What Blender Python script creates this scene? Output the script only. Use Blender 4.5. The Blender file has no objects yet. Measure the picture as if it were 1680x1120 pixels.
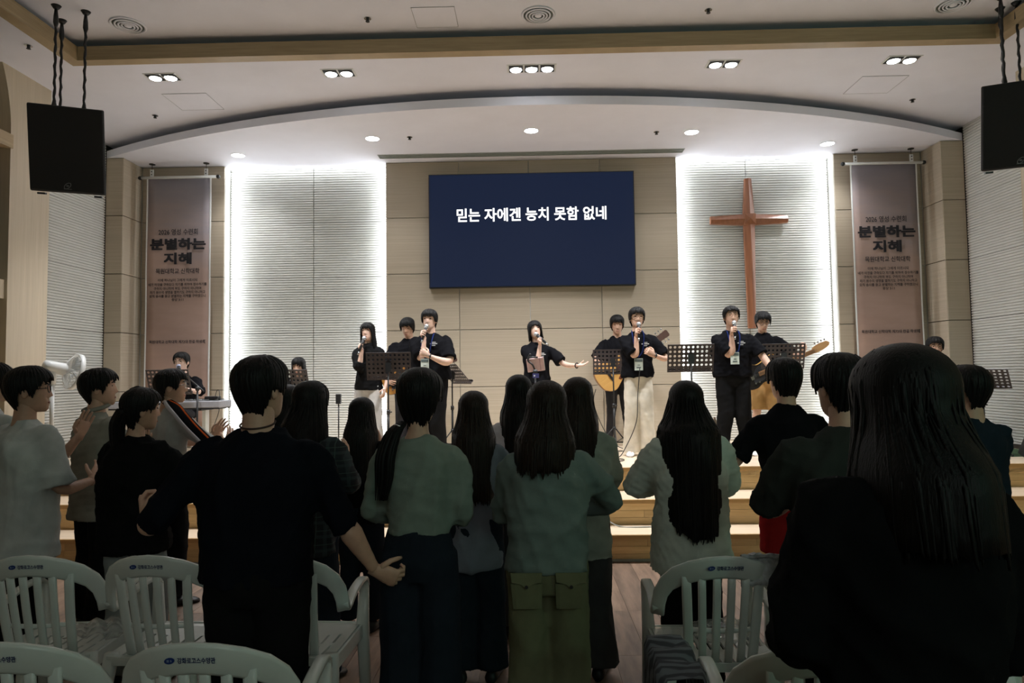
import bpy, math, random
import numpy as np
from mathutils import Vector, Matrix, Euler

random.seed(7)
rng = np.random.default_rng(7)
SC = bpy.context.scene
COL = SC.collection
PI = math.pi

# ------------------------------------------------------------------ camera
CAM_H = 1.62
pit, yaw, rol = math.radians(2.893), math.radians(-1.304), math.radians(.761)
fw = Vector((math.sin(yaw) * math.cos(pit), math.cos(yaw) * math.cos(pit), math.sin(pit)))
r0 = Vector((math.cos(yaw), -math.sin(yaw), 0)); u0 = r0.cross(fw)
rv = r0 * math.cos(rol) - u0 * math.sin(rol); uv = rv.cross(fw)
cd = bpy.data.cameras.new('camera'); cd.lens = 24; cd.sensor_width = 36; cd.clip_start = .05; cd.clip_end = 100
cam = bpy.data.objects.new('camera', cd); COL.objects.link(cam)
cam.matrix_world = Matrix(((rv.x, uv.x, -fw.x, 0), (rv.y, uv.y, -fw.y, 0), (rv.z, uv.z, -fw.z, CAM_H), (0, 0, 0, 1)))
SC.camera = cam

# ------------------------------------------------------------------ world, lights, exposure
w = bpy.data.worlds.new('world'); SC.world = w; w.use_nodes = True
w.node_tree.nodes['Background'].inputs[0].default_value = (.5, .55, .52, 1)
w.node_tree.nodes['Background'].inputs[1].default_value = .004
SC.view_settings.view_transform = 'Standard'; SC.view_settings.look = 'None'
SC.view_settings.gamma = 1; SC.view_settings.use_curve_mapping = False
SC.view_settings.exposure = 0.0
LED_W = 3.3           # each metre of the light strips round the slatted panels (watt)
DOWN_W = 72.0         # round downlights in the stage soffit
SPOT_W = 400.0        # tilted twin and triple spots in front of the soffit
REAR_W = 48.0         # dim greenish hall lamp behind the rows

def lamp(kind, name, loc, target, power, color=(1, 1, 1), parent=None, **kw):
    l = bpy.data.lights.new(name, kind); l.energy = power; l.color = color
    for k, v in kw.items(): setattr(l, k, v)
    o = bpy.data.objects.new(name, l); COL.objects.link(o)
    q = (Vector(target) - Vector(loc)).to_track_quat('-Z', 'Y')
    o.location = loc; o.rotation_euler = q.to_euler()
    return o

rear = lamp('AREA', 'hall_lamp', (1.5, -4.5, 3.6), (0.6, 4.0, 1.6), REAR_W, (.82, 1, .9), shape='RECTANGLE', size=3.0, size_y=1.2)
green = lamp('AREA', 'green_lamp', (3.4, -.6, 2.4), (3.7, 6.6, 5.0), 17, (.45, 1, .72), shape='DISK', size=.7)

# ------------------------------------------------------------------ materials
MATS = {}
def nodemat(name):
    m = bpy.data.materials.new(name); m.use_nodes = True
    return m, m.node_tree, m.node_tree.nodes['Principled BSDF']

def setp(b, **kw):
    for k, v in kw.items():
        i = b.inputs.get(k)
        if i is not None: i.default_value = v

def ramp(nt, fac, c0, c1, p0=0., p1=1.):
    r = nt.nodes.new('ShaderNodeValToRGB')
    r.color_ramp.elements[0].color = (*c0, 1); r.color_ramp.elements[1].color = (*c1, 1)
    r.color_ramp.elements[0].position = p0; r.color_ramp.elements[1].position = p1
    nt.links.new(fac, r.inputs[0]); return r.outputs[0]

def coords(nt, scale=(1, 1, 1), kind='Object', rot=(0, 0, 0)):
    t = nt.nodes.new('ShaderNodeTexCoord'); mp = nt.nodes.new('ShaderNodeMapping')
    mp.inputs['Scale'].default_value = scale; mp.inputs['Rotation'].default_value = rot
    nt.links.new(t.outputs[kind], mp.inputs[0]); return mp.outputs[0]

def noise_tex(nt, vec, scale, detail=4, rough=.55):
    n = nt.nodes.new('ShaderNodeTexNoise'); n.inputs['Scale'].default_value = scale
    n.inputs['Detail'].default_value = detail; n.inputs['Roughness'].default_value = rough
    if vec is not None: nt.links.new(vec, n.inputs['Vector'])
    return n.outputs['Fac']

def bump(nt, b, h, strength=.2, dist=.01):
    n = nt.nodes.new('ShaderNodeBump'); n.inputs['Strength'].default_value = strength; n.inputs['Distance'].default_value = dist
    nt.links.new(h, n.inputs['Height']); nt.links.new(n.outputs[0], b.inputs['Normal'])

def mix(c, k): return tuple(max(0, x * k) for x in c)

def plain(name, color, rough=.5, metal=0., var=.08, scale=25, bmp=0., spec=.5):
    if name in MATS: return MATS[name]
    m, nt, b = nodemat(name); setp(b, Roughness=rough, Metallic=metal); setp(b, **{'Specular IOR Level': spec})
    f = noise_tex(nt, coords(nt), scale)
    nt.links.new(ramp(nt, f, mix(color, 1 - var), mix(color, 1 + var), .3, .7), b.inputs['Base Color'])
    if bmp: bump(nt, b, f, bmp, .004)
    MATS[name] = m; return m

def cloth(name, color, rough=.9, var=.12, weave=900, sheen=.0):
    if name in MATS: return MATS[name]
    m, nt, b = nodemat(name); setp(b, Roughness=rough); setp(b, **{'Specular IOR Level': .06, 'Sheen Weight': sheen})
    co = coords(nt)
    f = noise_tex(nt, co, 9, 3); g = noise_tex(nt, co, weave * .35, 1)
    nt.links.new(ramp(nt, f, mix(color, 1 - var), mix(color, 1 + var), .3, .7), b.inputs['Base Color'])
    a = nt.nodes.new('ShaderNodeMath'); a.operation = 'ADD'; nt.links.new(f, a.inputs[0])
    sc = nt.nodes.new('ShaderNodeMath'); sc.operation = 'MULTIPLY'; sc.inputs[1].default_value = .15
    nt.links.new(g, sc.inputs[0]); nt.links.new(sc.outputs[0], a.inputs[1])
    bump(nt, b, a.outputs[0], .35, .01)
    MATS[name] = m; return m

def wood(name, c0, c1, scale=(1.2, 14, 60), rough=.45, rnd=0., bmp=.05, kind='Object', rot=(0, 0, 0), nscale=2.0, p=(.3, .7)):
    if name in MATS: return MATS[name]
    m, nt, b = nodemat(name); setp(b, Roughness=rough)
    co = coords(nt, scale, kind, rot)
    if rnd:
        oi = nt.nodes.new('ShaderNodeObjectInfo'); va = nt.nodes.new('ShaderNodeVectorMath'); va.operation = 'ADD'
        ms = nt.nodes.new('ShaderNodeMath'); ms.operation = 'MULTIPLY'; ms.inputs[1].default_value = 37.
        nt.links.new(oi.outputs['Random'], ms.inputs[0])
        nt.links.new(co, va.inputs[0]); nt.links.new(ms.outputs[0], va.inputs[1]); co = va.outputs[0]
    f = noise_tex(nt, co, nscale, 5, .6)
    col = ramp(nt, f, c0, c1, *p)
    if rnd:
        hs = nt.nodes.new('ShaderNodeHueSaturation'); mr = nt.nodes.new('ShaderNodeMapRange')
        mr.inputs['To Min'].default_value = 1 - rnd; mr.inputs['To Max'].default_value = 1 + rnd
        nt.links.new(oi.outputs['Random'], mr.inputs['Value']); nt.links.new(mr.outputs[0], hs.inputs['Value'])
        nt.links.new(col, hs.inputs['Color']); col = hs.outputs[0]
    nt.links.new(col, b.inputs['Base Color']); bump(nt, b, f, bmp, .003)
    MATS[name] = m; return m

def emit(name, color, strength):
    if name in MATS: return MATS[name]
    m, nt, b = nodemat(name)
    setp(b, **{'Base Color': (.02, .02, .02, 1), 'Emission Color': (*color, 1), 'Emission Strength': strength})
    MATS[name] = m; return m

def plaid(name, base, l1, l2, sc=14):
    if name in MATS: return MATS[name]
    m, nt, b = nodemat(name); setp(b, Roughness=.9)
    co = coords(nt); sep = nt.nodes.new('ShaderNodeSeparateXYZ'); nt.links.new(co, sep.inputs[0])
    col = None
    cur = nt.nodes.new('ShaderNodeRGB'); cur.outputs[0].default_value = (*base, 1); cur = cur.outputs[0]
    for ax, c, s, wd in (('X', l1, sc, .22), ('Z', l1, sc, .22), ('X', l2, sc, .06), ('Z', l2, sc, .06)):
        mu = nt.nodes.new('ShaderNodeMath'); mu.operation = 'MULTIPLY'; mu.inputs[1].default_value = s; nt.links.new(sep.outputs[ax], mu.inputs[0])
        ad = nt.nodes.new('ShaderNodeMath'); ad.operation = 'ADD'; ad.inputs[1].default_value = .5 if c is l2 else 0; nt.links.new(mu.outputs[0], ad.inputs[0])
        fr = nt.nodes.new('ShaderNodeMath'); fr.operation = 'FRACT'; nt.links.new(ad.outputs[0], fr.inputs[0])
        lt = nt.nodes.new('ShaderNodeMath'); lt.operation = 'LESS_THAN'; lt.inputs[1].default_value = wd; nt.links.new(fr.outputs[0], lt.inputs[0])
        ms = nt.nodes.new('ShaderNodeMath'); ms.operation = 'MULTIPLY'; ms.inputs[1].default_value = .6; nt.links.new(lt.outputs[0], ms.inputs[0])
        mx = nt.nodes.new('ShaderNodeMix'); mx.data_type = 'RGBA'
        nt.links.new(ms.outputs[0], mx.inputs['Factor']); nt.links.new(cur, mx.inputs['A']); mx.inputs['B'].default_value = (*c, 1); cur = mx.outputs['Result']
    nt.links.new(cur, b.inputs['Base Color'])
    MATS[name] = m; return m

def hairmat(name, color):
    if name in MATS: return MATS[name]
    m, nt, b = nodemat(name); setp(b, Roughness=.5); setp(b, **{'Specular IOR Level': .18})
    f = noise_tex(nt, coords(nt, (120, 120, 6)), 2.0, 3)
    nt.links.new(ramp(nt, f, mix(color, .5), mix(color, 1.6), .3, .7), b.inputs['Base Color'])
    bump(nt, b, f, .5, .004)
    MATS[name] = m; return m

def skinmat(name, color):
    if name in MATS: return MATS[name]
    m, nt, b = nodemat(name); setp(b, Roughness=.55); setp(b, **{'Subsurface Weight': .08, 'Subsurface Radius': (.01, .004, .002)})
    f = noise_tex(nt, coords(nt), 40, 3)
    nt.links.new(ramp(nt, f, mix(color, .93), mix(color, 1.05), .3, .7), b.inputs['Base Color'])
    bump(nt, b, f, .05, .002); MATS[name] = m; return m

M_CEIL = plain('ceiling_paint', (.80, .80, .88), .85, var=.02, scale=3)
M_PANEL = wood('beige_wood_panel', (.40, .335, .25), (.50, .425, .325), (.5, .5, 75), .5, rnd=.03, nscale=1.6)
M_WALLWOOD = wood('beige_wall_wood', (.48, .40, .29), (.56, .47, .35), (20, 20, .8), .5, nscale=1.6)
M_SLAT = plain('cream_slat', (.62, .62, .585), .6, var=.03, scale=6)
M_DARKGAP = plain('dark_gap', (.035, .028, .02), .9)
M_BEAM = wood('beam_wood', (.34, .25, .14), (.45, .34, .2), (1.2, 1.2, 30), .5, nscale=2)
M_STAGE = wood('maple_floor', (.70, .55, .39), (.84, .69, .52), (.9, 11, 1), .28, nscale=2.2)
M_RISER = wood('maple_board', (.58, .385, .17), (.72, .51, .25), (1.5, 8, 18), .4, rnd=.13, nscale=2.)
M_NOSE = wood('nosing_wood', (.42, .25, .095), (.52, .32, .13), (1.5, 10, 20), .35, nscale=2.)
M_FLOOR = wood('rustic_plank', (.095, .056, .034), (.235, .15, .098), (9, 1.4, 9), .5, rnd=.22, nscale=1.8, bmp=.25)
M_BLACK = plain('black_metal', (.012, .012, .013), .45, var=.05)
M_BLACKPL = plain('black_cabinet', (.010, .010, .012), .6, var=.1, bmp=.1, scale=200)
M_STANDP = plain('stand_brown_black', (.055, .045, .047), .4, var=.06)
M_CHROME = plain('chrome', (.55, .55, .56), .25, 1.0, var=.02)
M_WHITEPL = plain('white_plastic', (.72, .73, .72), .35, var=.02)
M_CHAIR = plain('chair_plastic', (.66, .70, .67), .3, var=.02)
M_CROSS = wood('cross_wood', (.20, .075, .035), (.29, .115, .055), (14, 14, 1.6), .35, nscale=2.)
M_LED = emit('led_strip_glow', (.93, .97, 1.0), 14)
M_LAMP = emit('lamp_glow', (.95, .97, 1.0), 30)
M_SCREEN = emit('screen_glow', (.010, .0165, .041), 1.0)
M_SCREENTEXT = emit('screen_text_glow', (1, 1, 1), 1.6)
M_GREY = plain('grey_metal', (.30, .32, .30), .5)
b_ = M_SCREEN.node_tree.nodes['Principled BSDF']; setp(b_, Roughness=.9, **{'Base Color': (.006, .006, .006, 1)}); setp(b_, **{'Specular IOR Level': .1})
M_INK = plain('dark_print', (.013, .012, .016), .8)
M_NAVYINK = plain('navy_print', (.012, .02, .11), .6)
M_SKIN = skinmat('skin', (.60, .37, .265))
M_SKIN2 = skinmat('skin_tan', (.50, .30, .21))
M_SKIN3 = skinmat('skin_fair', (.68, .45, .35))
M_HAIR = hairmat('hair_black', (.006, .0055, .0055))
M_HAIRB = hairmat('hair_brown', (.016, .010, .0075))
M_HAIRD = hairmat('hair_jet', (.0035, .0035, .0035))
M_EYE = plain('eye_dark', (.012, .008, .006), .2)
M_LIP = plain('lip', (.30, .09, .075), .5)
M_MOUTH = plain('open_mouth', (.05, .008, .008), .6)

# ------------------------------------------------------------------ mesh helpers
class MB:
    def __init__(s): s.v = []; s.f = []
    def add(s, verts, faces):
        o = len(s.v); s.v.extend([tuple(x) for x in verts]); s.f.extend([tuple(i + o for i in f) for f in faces]); return s
    def box(s, c, d, M=None):
        x, y, z = d[0] / 2, d[1] / 2, d[2] / 2
        P = [Vector((i * x, j * y, k * z)) for k in (-1, 1) for j in (-1, 1) for i in (-1, 1)]
        if M is not None: P = [M @ p for p in P]
        P = [p + Vector(c) for p in P]
        return s.add(P, [(0, 2, 3, 1), (4, 5, 7, 6), (0, 1, 5, 4), (2, 6, 7, 3), (0, 4, 6, 2), (1, 3, 7, 5)])
    def bbox(s, a, b):
        return s.box([(a[i] + b[i]) / 2 for i in range(3)], [abs(b[i] - a[i]) for i in range(3)])
    def loft(s, rings, caps=True, closed=True):
        n = len(rings[0]); V = [p for r in rings for p in r]; F = []
        for i in range(len(rings) - 1):
            for j in range(n if closed else n - 1):
                k = (j + 1) % n; F.append((i * n + j, i * n + k, (i + 1) * n + k, (i + 1) * n + j))
        if caps:
            F.append(tuple(range(n - 1, -1, -1))); F.append(tuple((len(rings) - 1) * n + j for j in range(n)))
        return s.add(V, F)
    def tube(s, pts, rad, n=8, caps=True, flat=None):
        """flat: a fixed vector; the section's first radius lies along it (rad items may be pairs)"""
        P = [Vector(p) for p in pts]; m = len(P)
        if not hasattr(rad, '__len__'): rad = [rad] * m
        rings = []; prev = None
        for i in range(m):
            t = (P[min(i + 1, m - 1)] - P[max(i - 1, 0)])
            if t.length < 1e-9: t = Vector((0, 0, 1))
            t.normalize()
            if flat is not None: a = Vector(flat)
            elif prev is None: a = Vector((1, 0, 0)) if abs(t.x) < .8 else Vector((0, 1, 0))
            else: a = prev
            a = a - t * a.dot(t)
            if a.length < 1e-6: a = t.orthogonal()
            a.normalize(); prev = a; b = t.cross(a)
            ra, rb = rad[i] if hasattr(rad[i], '__len__') else (rad[i], rad[i])
            rings.append([P[i] + a * (ra * math.cos(2 * PI * k / n)) + b * (rb * math.sin(2 * PI * k / n)) for k in range(n)])
        return s.loft(rings, caps)
    def cyl(s, a, b, r, r2=None, n=14):
        return s.tube([a, b], [r, r if r2 is None else r2], n)
    def ell(s, c, r, M=None, n=12, m=8):
        c = Vector(c); V = []; F = []
        for i in range(1, m):
            th = PI * i / m
            for j in range(n):
                p = Vector((r[0] * math.sin(th) * math.cos(2 * PI * j / n), r[1] * math.sin(th) * math.sin(2 * PI * j / n), -r[2] * math.cos(th)))
                V.append(c + (M @ p if M is not None else p))
        for i in range(m - 2):
            for j in range(n):
                k = (j + 1) % n; F.append((i * n + j, i * n + k, (i + 1) * n + k, (i + 1) * n + j))
        e = Vector((0, 0, r[2])); e = M @ e if M is not None else e
        V += [c - e, c + e]; q = len(V) - 2
        for j in range(n):
            k = (j + 1) % n; F.append((q, k, j)); F.append((q + 1, (m - 2) * n + j, (m - 2) * n + k))
        return s.add(V, F)
    def capsule(s, a, b, ra, rb, n=12):
        a = Vector(a); b = Vector(b); t = b - a; L = max(t.length, 1e-6); t /= L
        pts = []; rd = []
        for k in range(4, 0, -1):
            an = k / 4.0 * 1.45; pts.append(a - t * (ra * math.sin(an))); rd.append(ra * math.cos(an))
        pts += [a, b]; rd += [ra, rb]
        for k in range(1, 5):
            an = k / 4.0 * 1.45; pts.append(b + t * (rb * math.sin(an))); rd.append(rb * math.cos(an))
        return s.tube(pts, rd, n)
    def prism(s, outline, h, M=Matrix.Identity(4)):
        """outline in local x,z; front at y=0, back at y=h"""
        n = len(outline)
        V = [M @ Vector((p[0], 0, p[1])) for p in outline] + [M @ Vector((p[0], h, p[1])) for p in outline]
        F = [tuple(range(n)), tuple(range(2 * n - 1, n - 1, -1))] + [(i, i + n, (i + 1) % n + n, (i + 1) % n) for i in range(n)]
        return s.add(V, F)
    def ring(s, c, R, r, axis=(0, 0, 1), n=24, m=6):
        ax = Vector(axis).normalized(); a = ax.orthogonal().normalized(); b = ax.cross(a); c = Vector(c)
        R2 = R if hasattr(R, '__len__') else (R, R)
        rings = []
        for i in range(n):
            t = 2 * PI * i / n; d = a * math.cos(t) * R2[0] + b * math.sin(t) * R2[1]; dn = d.normalized()
            rings.append([c + d + dn * (r * math.cos(2 * PI * k / m)) + ax * (r * math.sin(2 * PI * k / m)) for k in range(m)])
        rings.append(rings[0])
        return s.loft(rings, False)
    def mesh(s, name, smooth=False):
        me = bpy.data.meshes.new(name); me.from_pydata([tuple(p) for p in s.v], [], s.f); me.update()
        if smooth: me.shade_smooth()
        return me

def put(name, me, m, parent=None, loc=None, rot=None, mat=None):
    o = bpy.data.objects.new(name, me); COL.objects.link(o)
    if m is not None and len(me.materials) == 0: me.materials.append(m)
    if parent is not None: o.parent = parent
    if mat is not None: o.matrix_local = mat
    if loc is not None: o.location = loc
    if rot is not None: o.rotation_euler = rot
    return o
def obj(name, mb, m, parent=None, smooth=False, **kw): return put(name, mb.mesh(name, smooth), m, parent, **kw)
def bev(o, wd=.004, seg=2):
    b = o.modifiers.new('edge', 'BEVEL'); b.width = wd; b.segments = seg; b.limit_method = 'ANGLE'; return o
def tag(o, label=None, cat=None, group=None, kind=None):
    if label: o['label'] = label
    if cat: o['category'] = cat
    if group: o['group'] = group
    if kind: o['kind'] = kind
    return o
def thing(name, label, cat, loc=(0, 0, 0), rz=0., group=None):
    o = bpy.data.objects.new(name, None); COL.objects.link(o); o.location = loc; o.rotation_euler = (0, 0, rz)
    o.empty_display_size = .1
    return tag(o, label, cat, group)
def struct(name, mb=None, m=None):
    o = obj(name, mb, m) if mb is not None else bpy.data.objects.new(name, None)
    if mb is None: COL.objects.link(o)
    o['kind'] = 'structure'; return o
def copy_tree(o, parent=None):
    c = o.copy(); COL.objects.link(c)
    if parent is not None: c.parent = parent
    for ch in list(o.children): copy_tree(ch, c)
    return c

VIEW = bpy.context.view_layer
TMP = bpy.data.scenes.new('work'); 
def fuse(mb, voxel=.012, smooth=5, fold=None):
    """one continuous skin round overlapping closed pieces"""
    me = mb.mesh('raw'); o = bpy.data.objects.new('raw', me); TMP.collection.objects.link(o)
    r = o.modifiers.new('r', 'REMESH'); r.mode = 'VOXEL'; r.voxel_size = voxel
    if smooth:
        s = o.modifiers.new('s', 'SMOOTH'); s.iterations = smooth; s.factor = .5
    vl = TMP.view_layers[0]; vl.update(); dg = vl.depsgraph
    out = bpy.data.meshes.new_from_object(o.evaluated_get(dg), depsgraph=dg)
    TMP.collection.objects.unlink(o); bpy.data.objects.remove(o); bpy.data.meshes.remove(me)
    if fold:
        n = len(out.vertices); co = np.empty(n * 3, np.float32); out.vertices.foreach_get('co', co); co = co.reshape(-1, 3)
        no = np.empty(n * 3, np.float32); out.vertices.foreach_get('normal', no); no = no.reshape(-1, 3)
        d = np.zeros(n)
        for amp, fr, ani in fold:
            for q in range(3):
                k = rng.normal(size=3) * np.array(ani) * fr; k2 = rng.normal(size=3) * fr * .6
                ph = co @ k + 1.3 * np.sin(co @ k2 + rng.uniform(0, 6)) + rng.uniform(0, 6)
                d += amp / 3 * ((1 - np.abs(np.sin(ph))) ** 2 * 2 - .7)
        out.vertices.foreach_set('co', (co + no * d[:, None]).astype(np.float32).ravel())
    out.update(); out.shade_smooth(); return out

def text_mesh(body, wd, ht=None, bold=.0, spacing=1.0, heavy=0.):
    cu = bpy.data.curves.new('lettering', 'FONT'); cu.body = body; cu.size = 1; cu.offset = bold; cu.align_x = 'CENTER'; cu.resolution_u = 3
    cu.space_character = spacing; cu.space_line = .9
    o = bpy.data.objects.new('lettering', cu); TMP.collection.objects.link(o)
    vl = TMP.view_layers[0]; vl.update(); dg = vl.depsgraph
    me = bpy.data.meshes.new_from_object(o.evaluated_get(dg), depsgraph=dg)
    TMP.collection.objects.unlink(o); bpy.data.objects.remove(o)
    n = len(me.vertices); co = np.empty(n * 3, np.float32); me.vertices.foreach_get('co', co); co = co.reshape(-1, 3)
    lo, hi = co.min(0), co.max(0); c = (lo + hi) / 2; sx = wd / (hi[0] - lo[0]); sy = sx if ht is None else ht / (hi[1] - lo[1])
    new = np.zeros_like(co); new[:, 0] = (co[:, 0] - c[0]) * sx; new[:, 2] = (co[:, 1] - c[1]) * sy      # upright, faces -Y
    me.vertices.foreach_set('co', new.ravel()); me.update(); me.materials.clear()
    if heavy:
        import bmesh
        bm = bmesh.new()
        for i, (dx, dz_) in enumerate(((-1, -.6), (1, -.6), (-1, .6), (1, .6), (0, 0))):
            k = len(bm.verts); bm.from_mesh(me); bm.verts.ensure_lookup_table()
            for v in bm.verts[k:]: v.co += Vector((dx * heavy, -.0002 * i, dz_ * heavy))
        bm.to_mesh(me); bm.free()
    return me

# ================================================================== THE ROOM
ST = .69                       # stage height
ROW = .788                     # height of one wall panel course
X0, X1 = -5.65, 5.75           # stage side walls
YB = 9.40                      # face of the boarded back wall
YS = 9.60                      # face of the slatted fields

floor = struct('floor', MB().bbox((-5.7, -6, -.12), (5.8, 6.06, -.012)), M_FLOOR)
plank_me = MB().bbox((-.0940, -.6235, -.012), (.0940, .6235, 0)).mesh('plank'); plank_me.materials.append(M_FLOOR)
for i in range(-17, 20):
    off = random.uniform(-.6, .6)
    for j in range(5):
        y = .75 + off + j * 1.25
        if y + .62 > 6.04: y0 = None
        put('plank', plank_me, None, floor, loc=(i * .19, min(y + .3, 6.04 - .62), random.uniform(-.0006, .0006)))

# stage: three risers
stage = struct('floor_stage', MB().bbox((X0, 6.93, .60), (X1, 9.75, ST)), M_STAGE)
steps = struct('floor_steps')
def riser(y, z):
    mb = MB().bbox((X0, y + .02, z), (X1, y + .06, z + .2)); obj('riser_backing', mb, M_DARKGAP, steps)
    hh = (.23 - .038) / 3
    for k in range(3):
        x = X0 - random.uniform(0, .8)
        while x < X1:
            L = random.uniform(.75, 1.15); a, b = max(x, X0), min(x + L, X1)
            if b - a > .02:
                o = obj('board', MB().box((0, 0, 0), (b - a - .002, .02, hh - .002)), M_RISER, steps, loc=((a + b) / 2, y + .01, z + hh * (k + .5)))
            x += L
def tread(y, y2, z):
    obj('tread', MB().bbox((X0, y - .005, z - .036), (X1, y2 + .03, z)), M_STAGE, steps)
    bev(obj('nosing', MB().bbox((X0, y - .022, z - .038), (X1, y - .004, z - .001)), M_NOSE, steps), .003)
riser(6.04, 0); tread(6.04, 6.44, .23)
riser(6.44, .23); tread(6.44, 6.93, .46)
riser(6.93, .46)
bev(obj('nosing', MB().bbox((X0, 6.905, ST - .038), (X1, 6.93, ST)), M_NOSE, steps), .003)
obj('floor_strip', MB().bbox((X0, 6.03, 0), (X1, 6.045, .02)), M_GREY, steps)

# walls
def panel_mesh(wd, ht, th=.02):
    g = .0045; mb = MB(); a, h = wd / 2 - g, ht / 2 - g; e = .003
    mb.add([(-a, th, -h), (a, th, -h), (a, th, h), (-a, th, h), (-a, e, -h), (a, e, -h), (a, e, h), (-a, e, h),
            (-a + e, 0, -h + e), (a - e, 0, -h + e), (a - e, 0, h - e), (-a + e, 0, h - e)],
           [(3, 2, 1, 0)] + [(i, (i + 1) % 4, 4 + (i + 1) % 4, 4 + i) for i in range(4)] + [(4 + i, 4 + (i + 1) % 4, 8 + (i + 1) % 4, 8 + i) for i in range(4)] + [(8, 9, 10, 11)])
    return mb
def slat_mesh(wd, ht, pitch=.0345, groove=.0115, depth=.014, th=.02):
    n = max(1, round(ht / pitch)); p = ht / n; a = wd / 2 - .005; prof = []
    for i in range(n):
        z = -ht / 2 + i * p; e = .003 if i == 0 else 0
        prof += [(depth, z + e), (depth, z + groove * .5), (0, z + groove), (0, z + p - groove * .3), (depth, z + p - (.003 if i == n - 1 else 0))]
    V = []; F = []
    for y, z in prof: V += [(-a, y, z), (a, y, z)]
    for i in range(len(prof) - 1): F.append((2 * i, 2 * i + 1, 2 * i + 3, 2 * i + 2))
    k = len(V); V += [(-a, th, -ht / 2 + .003), (-a, th, ht / 2 - .003), (a, th, -ht / 2 + .003), (a, th, ht / 2 - .003)]
    F += [(k, k + 1) + tuple(range(2 * len(prof) - 2, -1, -2)), (k + 3, k + 2) + tuple(range(1, 2 * len(prof), 2))]
    return MB().add(V, F)
CACHE = {}
def panel(parent, kind, c, wd, ht, rz=0.):
    key = (kind, round(wd, 3), round(ht, 3))
    if key not in CACHE:
        CACHE[key] = (slat_mesh if kind == 'slat' else panel_mesh)(wd, ht).mesh('panel')
        CACHE[key].materials.append(M_SLAT if kind == 'slat' else M_PANEL)
    return put('panel', CACHE[key], None, parent, loc=c, rot=(0, 0, rz))
rows = [ST + (4.63 - ST) * i / 5 for i in range(6)]

wb = struct('wall_back', MB().bbox((X0 - .2, 9.62, 0), (X1 + .2, 9.8, 5.1)), M_DARKGAP)
def bump_out(x0, x1):
    obj('wall_core', MB().bbox((x0 + .003, YB + .021, ST), (x1 - .003, 9.63, 4.63)), M_SLAT, wb)
bump_out(-1.957, 2.10); bump_out(X0, -4.235); bump_out(4.262, X1)
cx = [-1.957, -.935, .045, 1.035, 2.10]
for i in range(4):
    for j in range(5): panel(wb, 'wood', ((cx[i] + cx[i + 1]) / 2, YB, (rows[j] + rows[j + 1]) / 2), cx[i + 1] - cx[i], rows[1] - rows[0])
for x0, xm, x1 in ((-4.235, -3.035, -1.957), (2.10, 3.115, 4.262)):
    for a, b in ((x0, xm), (xm, x1)):
        for j in range(5): panel(wb, 'slat', ((a + b) / 2, YS, (rows[j] + rows[j + 1]) / 2), b - a, rows[1] - rows[0])
for a, b in ((-5.41, -4.235), (4.262, 5.45)):
    for j in range(5): panel(wb, 'wood', ((a + b) / 2, YB, (rows[j] + rows[j + 1]) / 2), b - a, rows[1] - rows[0])
# piers beside the banners
for nm, xa, xb, rz, xs in (('wall_pier', X0, -5.41, PI / 2, -5.41), ('wall_pier', 5.45, X1, -PI / 2, 5.45)):
    pr = struct(nm, MB().bbox((xa + (.022 if xs > 0 else 0), 8.972, ST), (xb - (0 if xs > 0 else .022), 9.5, 4.63)), M_DARKGAP)
    for j in range(5):
        panel(pr, 'wood', ((xa + xb) / 2, 8.95, (rows[j] + rows[j + 1]) / 2), xb - xa, rows[1] - rows[0])
        panel(pr, 'wood', (xs, (8.95 + YB) / 2, (rows[j] + rows[j + 1]) / 2), YB - 8.95, rows[1] - rows[0], rz)
# dark strips: shade of the gap at the wall foot, put in as colour
bb = struct('shadow_strip_back', MB().bbox((-1.957, YB - .006, ST), (2.1, YB + .01, ST + .018)), M_DARKGAP)
bb2 = struct('shadow_strip_right', MB().bbox((X1 - .03, 7.3, ST), (X1, 8.95, ST + .05)), M_DARKGAP)

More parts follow.
